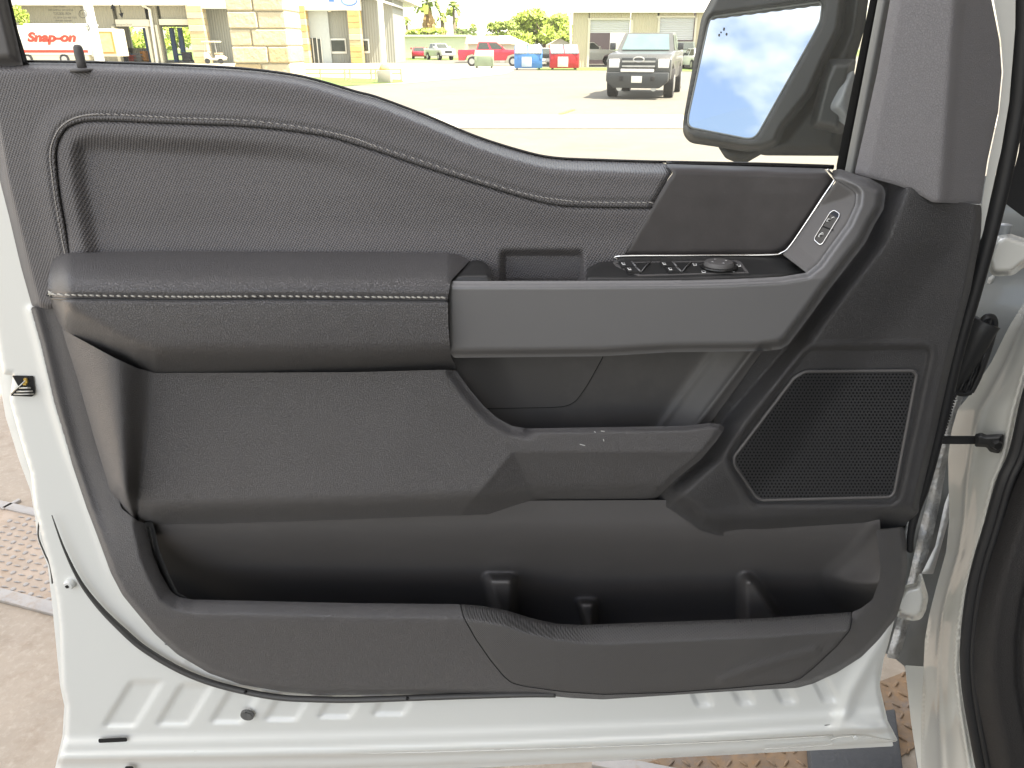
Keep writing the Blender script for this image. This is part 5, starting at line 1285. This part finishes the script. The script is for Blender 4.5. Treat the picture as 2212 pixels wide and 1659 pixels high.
# ---- vehicles
def vehicle(loc, yaw, kind, paint, lab, group, W=1.9, big=False):
    """built in its own axes: +Y is forward"""
    t = empty('parked_'+('pickup' if kind == 'pickup' else 'car'), loc, lab, 'pickup' if kind == 'pickup' else 'car', group)
    t.rotation_euler.z = yaw; LOCALS.add(t.name)
    k = W/1.9
    if kind == 'pickup':
        L0, L1, zb = -2.9, 2.8, 0.55 if big else 0.45
        body = [(L0, zb), (-2.35, zb), (-2.2, zb+0.35), (-1.75, zb+0.5), (-1.3, zb+0.35), (-1.15, zb), (1.15, zb), (1.3, zb+0.35), (1.75, zb+0.5), (2.2, zb+0.35), (2.35, zb), (L1, zb+0.05), (L1, zb+0.62), (2.6, zb+0.78), (1.05, zb+0.86), (L0, zb+0.84)]
        cab = [(1.15, zb+0.82), (0.35, zb+1.42), (-1.15, zb+1.44), (-1.35, zb+0.82)]; wheels = ((1.75, 1), (-1.75, 1))
    else:
        L0, L1, zb = -2.3, 2.3, 0.28
        body = [(L0, zb+.1), (-1.9, zb), (-1.8, zb+.3), (-1.4, zb+.42), (-1.0, zb+.3), (-0.9, zb), (0.95, zb), (1.05, zb+.3), (1.45, zb+.42), (1.85, zb+.3), (1.95, zb), (L1, zb+.1), (L1, zb+.45), (1.2, zb+.62), (-1.7, zb+.66), (L0, zb+.58)]
        cab = [(1.05, zb+.6), (0.25, zb+1.12), (-1.1, zb+1.14), (-1.75, zb+.62)]; wheels = ((1.45, 1), (-1.4, 1))
    hw = W/2
    prism_obj('body', body, -hw, hw, paint, t, 'X', 0.05 if big else 0.04)
    def cabv(ix, side, inset): p = cab[ix]; return Vector((side*(hw-inset), p[0], p[1]))
    ins = (0.06, 0.22, 0.22, 0.06)
    v = [cabv(i, s, ins[i]) for s in (-1, 1) for i in range(4)]
    cb = mesh('cab', v, [(0, 1, 2, 3), (7, 6, 5, 4), (0, 4, 5, 1), (1, 5, 6, 2), (2, 6, 7, 3)], paint, t)
    gm_ = M['dark_glass'] if not big else M['windscreen']
    def win(name, a, b, c, d, off):
        vv = []
        for (u, w_) in ((0.08, 0.1), (0.92, 0.1), (0.92, 0.9), (0.08, 0.9)):
            vv.append((a*(1-u)+b*u)*(1-w_)+(d*(1-u)+c*u)*w_+off)
        mesh(name, vv, [(0, 1, 2, 3)], gm_, t)
    win('windscreen', v[0], v[4], v[5], v[1], Vector((0, 0.02, 0.02)))
    win('rear_window', v[3], v[7], v[6], v[2], Vector((0, -0.02, 0.02)))
    for s, o in ((-1, 0), (1, 4)):
        fm = (v[o+0]+v[o+3])/2; tm = (v[o+1]+v[o+2])/2
        win('side_window', v[o+0], fm, tm, v[o+1], Vector((s*0.015, 0, 0))); win('side_window', fm, v[o+3], v[o+2], tm, Vector((s*0.015, 0, 0)))
    R = 0.44 if big else (0.38 if kind == 'pickup' else 0.33)
    for wy, _ in wheels:
        for s in (-1, 1):
            xo = s*(hw+(0.06 if big else 0.0)); bm = bmesh.new(); cyl(bm, Vector((xo-s*0.3, wy, R)), Vector((xo, wy, R)), R, seg=22); w = bmobj('wheel', bm, M['tyre'], t, False, 40)
            bm = bmesh.new(); cyl(bm, Vector((xo-s*0.1, wy, R)), Vector((xo+s*0.015, wy, R)), R*0.6, seg=14); o = bmobj('rim', bm, M['alloy'], w, False, 40)
    zl = zb+0.5
    for s in (-1, 1):
        box_obj('headlight', (s*(hw-0.24), L1, zl), (0.34, 0.08, 0.26), M['lampglass'], t, 0.02)
        box_obj('tail_light', (s*(hw-0.12), L0, zl+0.05), (0.16, 0.06, 0.3), M['junk'][0], t, 0.02)
        box_obj('door_mirror', (s*(hw+0.12), 0.85, zb+1.0), (0.2, 0.12, 0.22), M['bumper'] if big else paint, t, 0.03)
    g = box_obj('grille', (0, L1+0.01, zl), (W-0.95, 0.06, 0.34), M['bumper'], t, 0.02)
    if not big: box_obj('bumper', (0, L1+0.04, zb+0.1), (W-0.1, 0.16, 0.22), M['alloy'] if kind == 'pickup' else paint, t, 0.04)
    else:
        for z in (-0.08, 0.06): box_obj('grille_bar', (0, L1+0.05, zl+z), (W-1.0, 0.04, 0.05), M['alloy'], g)
        prism_obj('bumper', [(-hw+.04, zb+.24), (hw-.04, zb+.24), (hw-.04, zb-.02), (hw-.3, zb-.22), (-hw+.3, zb-.22), (-hw+.04, zb-.02)], L1+.02, L1+.32, M['bumper'], t, 'Y', 0.03)
        box_obj('number_plate', (0.0, L1+0.34, zb+0.04), (0.34, 0.02, 0.2), M['whitewash'], t, 0.01)
        box_obj('light_bar', (0, L1+0.31, zb+0.30), (1.05, 0.1, 0.09), M['lampglass'], t, 0.02)
        for s in (-1, 1):
            bm = bmesh.new(); cyl(bm, Vector((s*0.55, L1+0.2, zb-0.22)), Vector((s*0.55, L1+0.3, zb-0.22)), 0.09, seg=14); bmobj('tow_hook', bm, M['alloy'], t, False, 40)
            box_obj('fog_light', (s*0.5, L1+0.33, zb+0.06), (0.14, 0.03, 0.14), M['tyre'], t, 0.01)
        bm = bmesh.new(); c0 = Vector((0, L1+0.09, zl+0.12))
        tube(bm, [c0+Vector((0.17*math.cos(a), 0, 0.075*math.sin(a))) for a in [2*math.pi*i/20 for i in range(21)]], 0.02, 6, False); bmobj('oval_badge', bm, M['alloy'], t)
        cyl_ = bmesh.new(); cyl(cyl_, Vector((-hw+.2, 0, 0.42)), Vector((hw-.2, 0, 0.42)), 0.06, seg=8); bmobj('axle', cyl_, M['bumper'], t)
    return t
M['windscreen'] = mat('blue_green_windscreen', (0.10, 0.17, 0.17), 0.06, var=0.4, vscale=1.5)
gpos = G(1376, 213)
vehicle((gpos.x+2.8*0.26, gpos.y+2.8*0.96, 0), math.pi-0.27, 'pickup', mat('dusty_black_paint', (0.060, 0.064, 0.064), 0.35, var=0.15, coat=0.3), 'dark lifted pickup with steel front bumper facing the viewer', 'pickups on the lot', 2.05, True)
def at(px, py): return G(px, py)
q = at(1064, 143); vehicle((q.x, q.y+0.6, 0), -math.pi/2, 'pickup', mat('red_truck_paint', (0.45, 0.02, 0.05), 0.35, coat=0.4), 'red pickup parked side-on behind the green dumpster', 'pickups on the lot')
q = at(950, 129); vehicle((q.x, q.y, 0), math.pi+0.5, 'pickup', mat('white_truck_paint', (0.65, 0.66, 0.66), 0.35, coat=0.4), 'far white pickup beside the small red car', 'pickups on the lot')
q = at(906, 127); vehicle((q.x, q.y, 0), 0.1, 'car', mat('red_car_paint', (0.45, 0.02, 0.05), 0.35, coat=0.4), 'small far red car left of the white pickup', 'cars on the lot')
q = at(1285, 141); vehicle((q.x-0.6, q.y, 0), -math.pi/2, 'pickup', mat('white_wagon_paint', (0.66, 0.66, 0.62), 0.35, coat=0.4), 'white pickup parked side-on behind the red dumpster', 'pickups on the lot')
q = at(1180, 141); vehicle((q.x, q.y+1.5, 0), math.pi, 'car', mat('pale_car_paint', (0.6, 0.6, 0.57), 0.35, coat=0.4), 'pale car showing between the blue and red dumpsters', 'cars on the lot', 1.8)
q = at(1480, 147); vehicle((q.x, q.y+1, 0), math.pi-0.2, 'pickup', mat('dark_green_paint', (0.09, 0.11, 0.09), 0.35, coat=0.4), 'dark truck parked right behind the lifted pickup', 'pickups on the lot')
q = at(1510, 150); vehicle((q.x+0.2, q.y+1.5, 0), 0.1, 'car', mat('white_car_paint_b', (0.65, 0.65, 0.63), 0.35, coat=0.4), 'white car half hidden behind the mirror of the open door', 'cars on the lot')
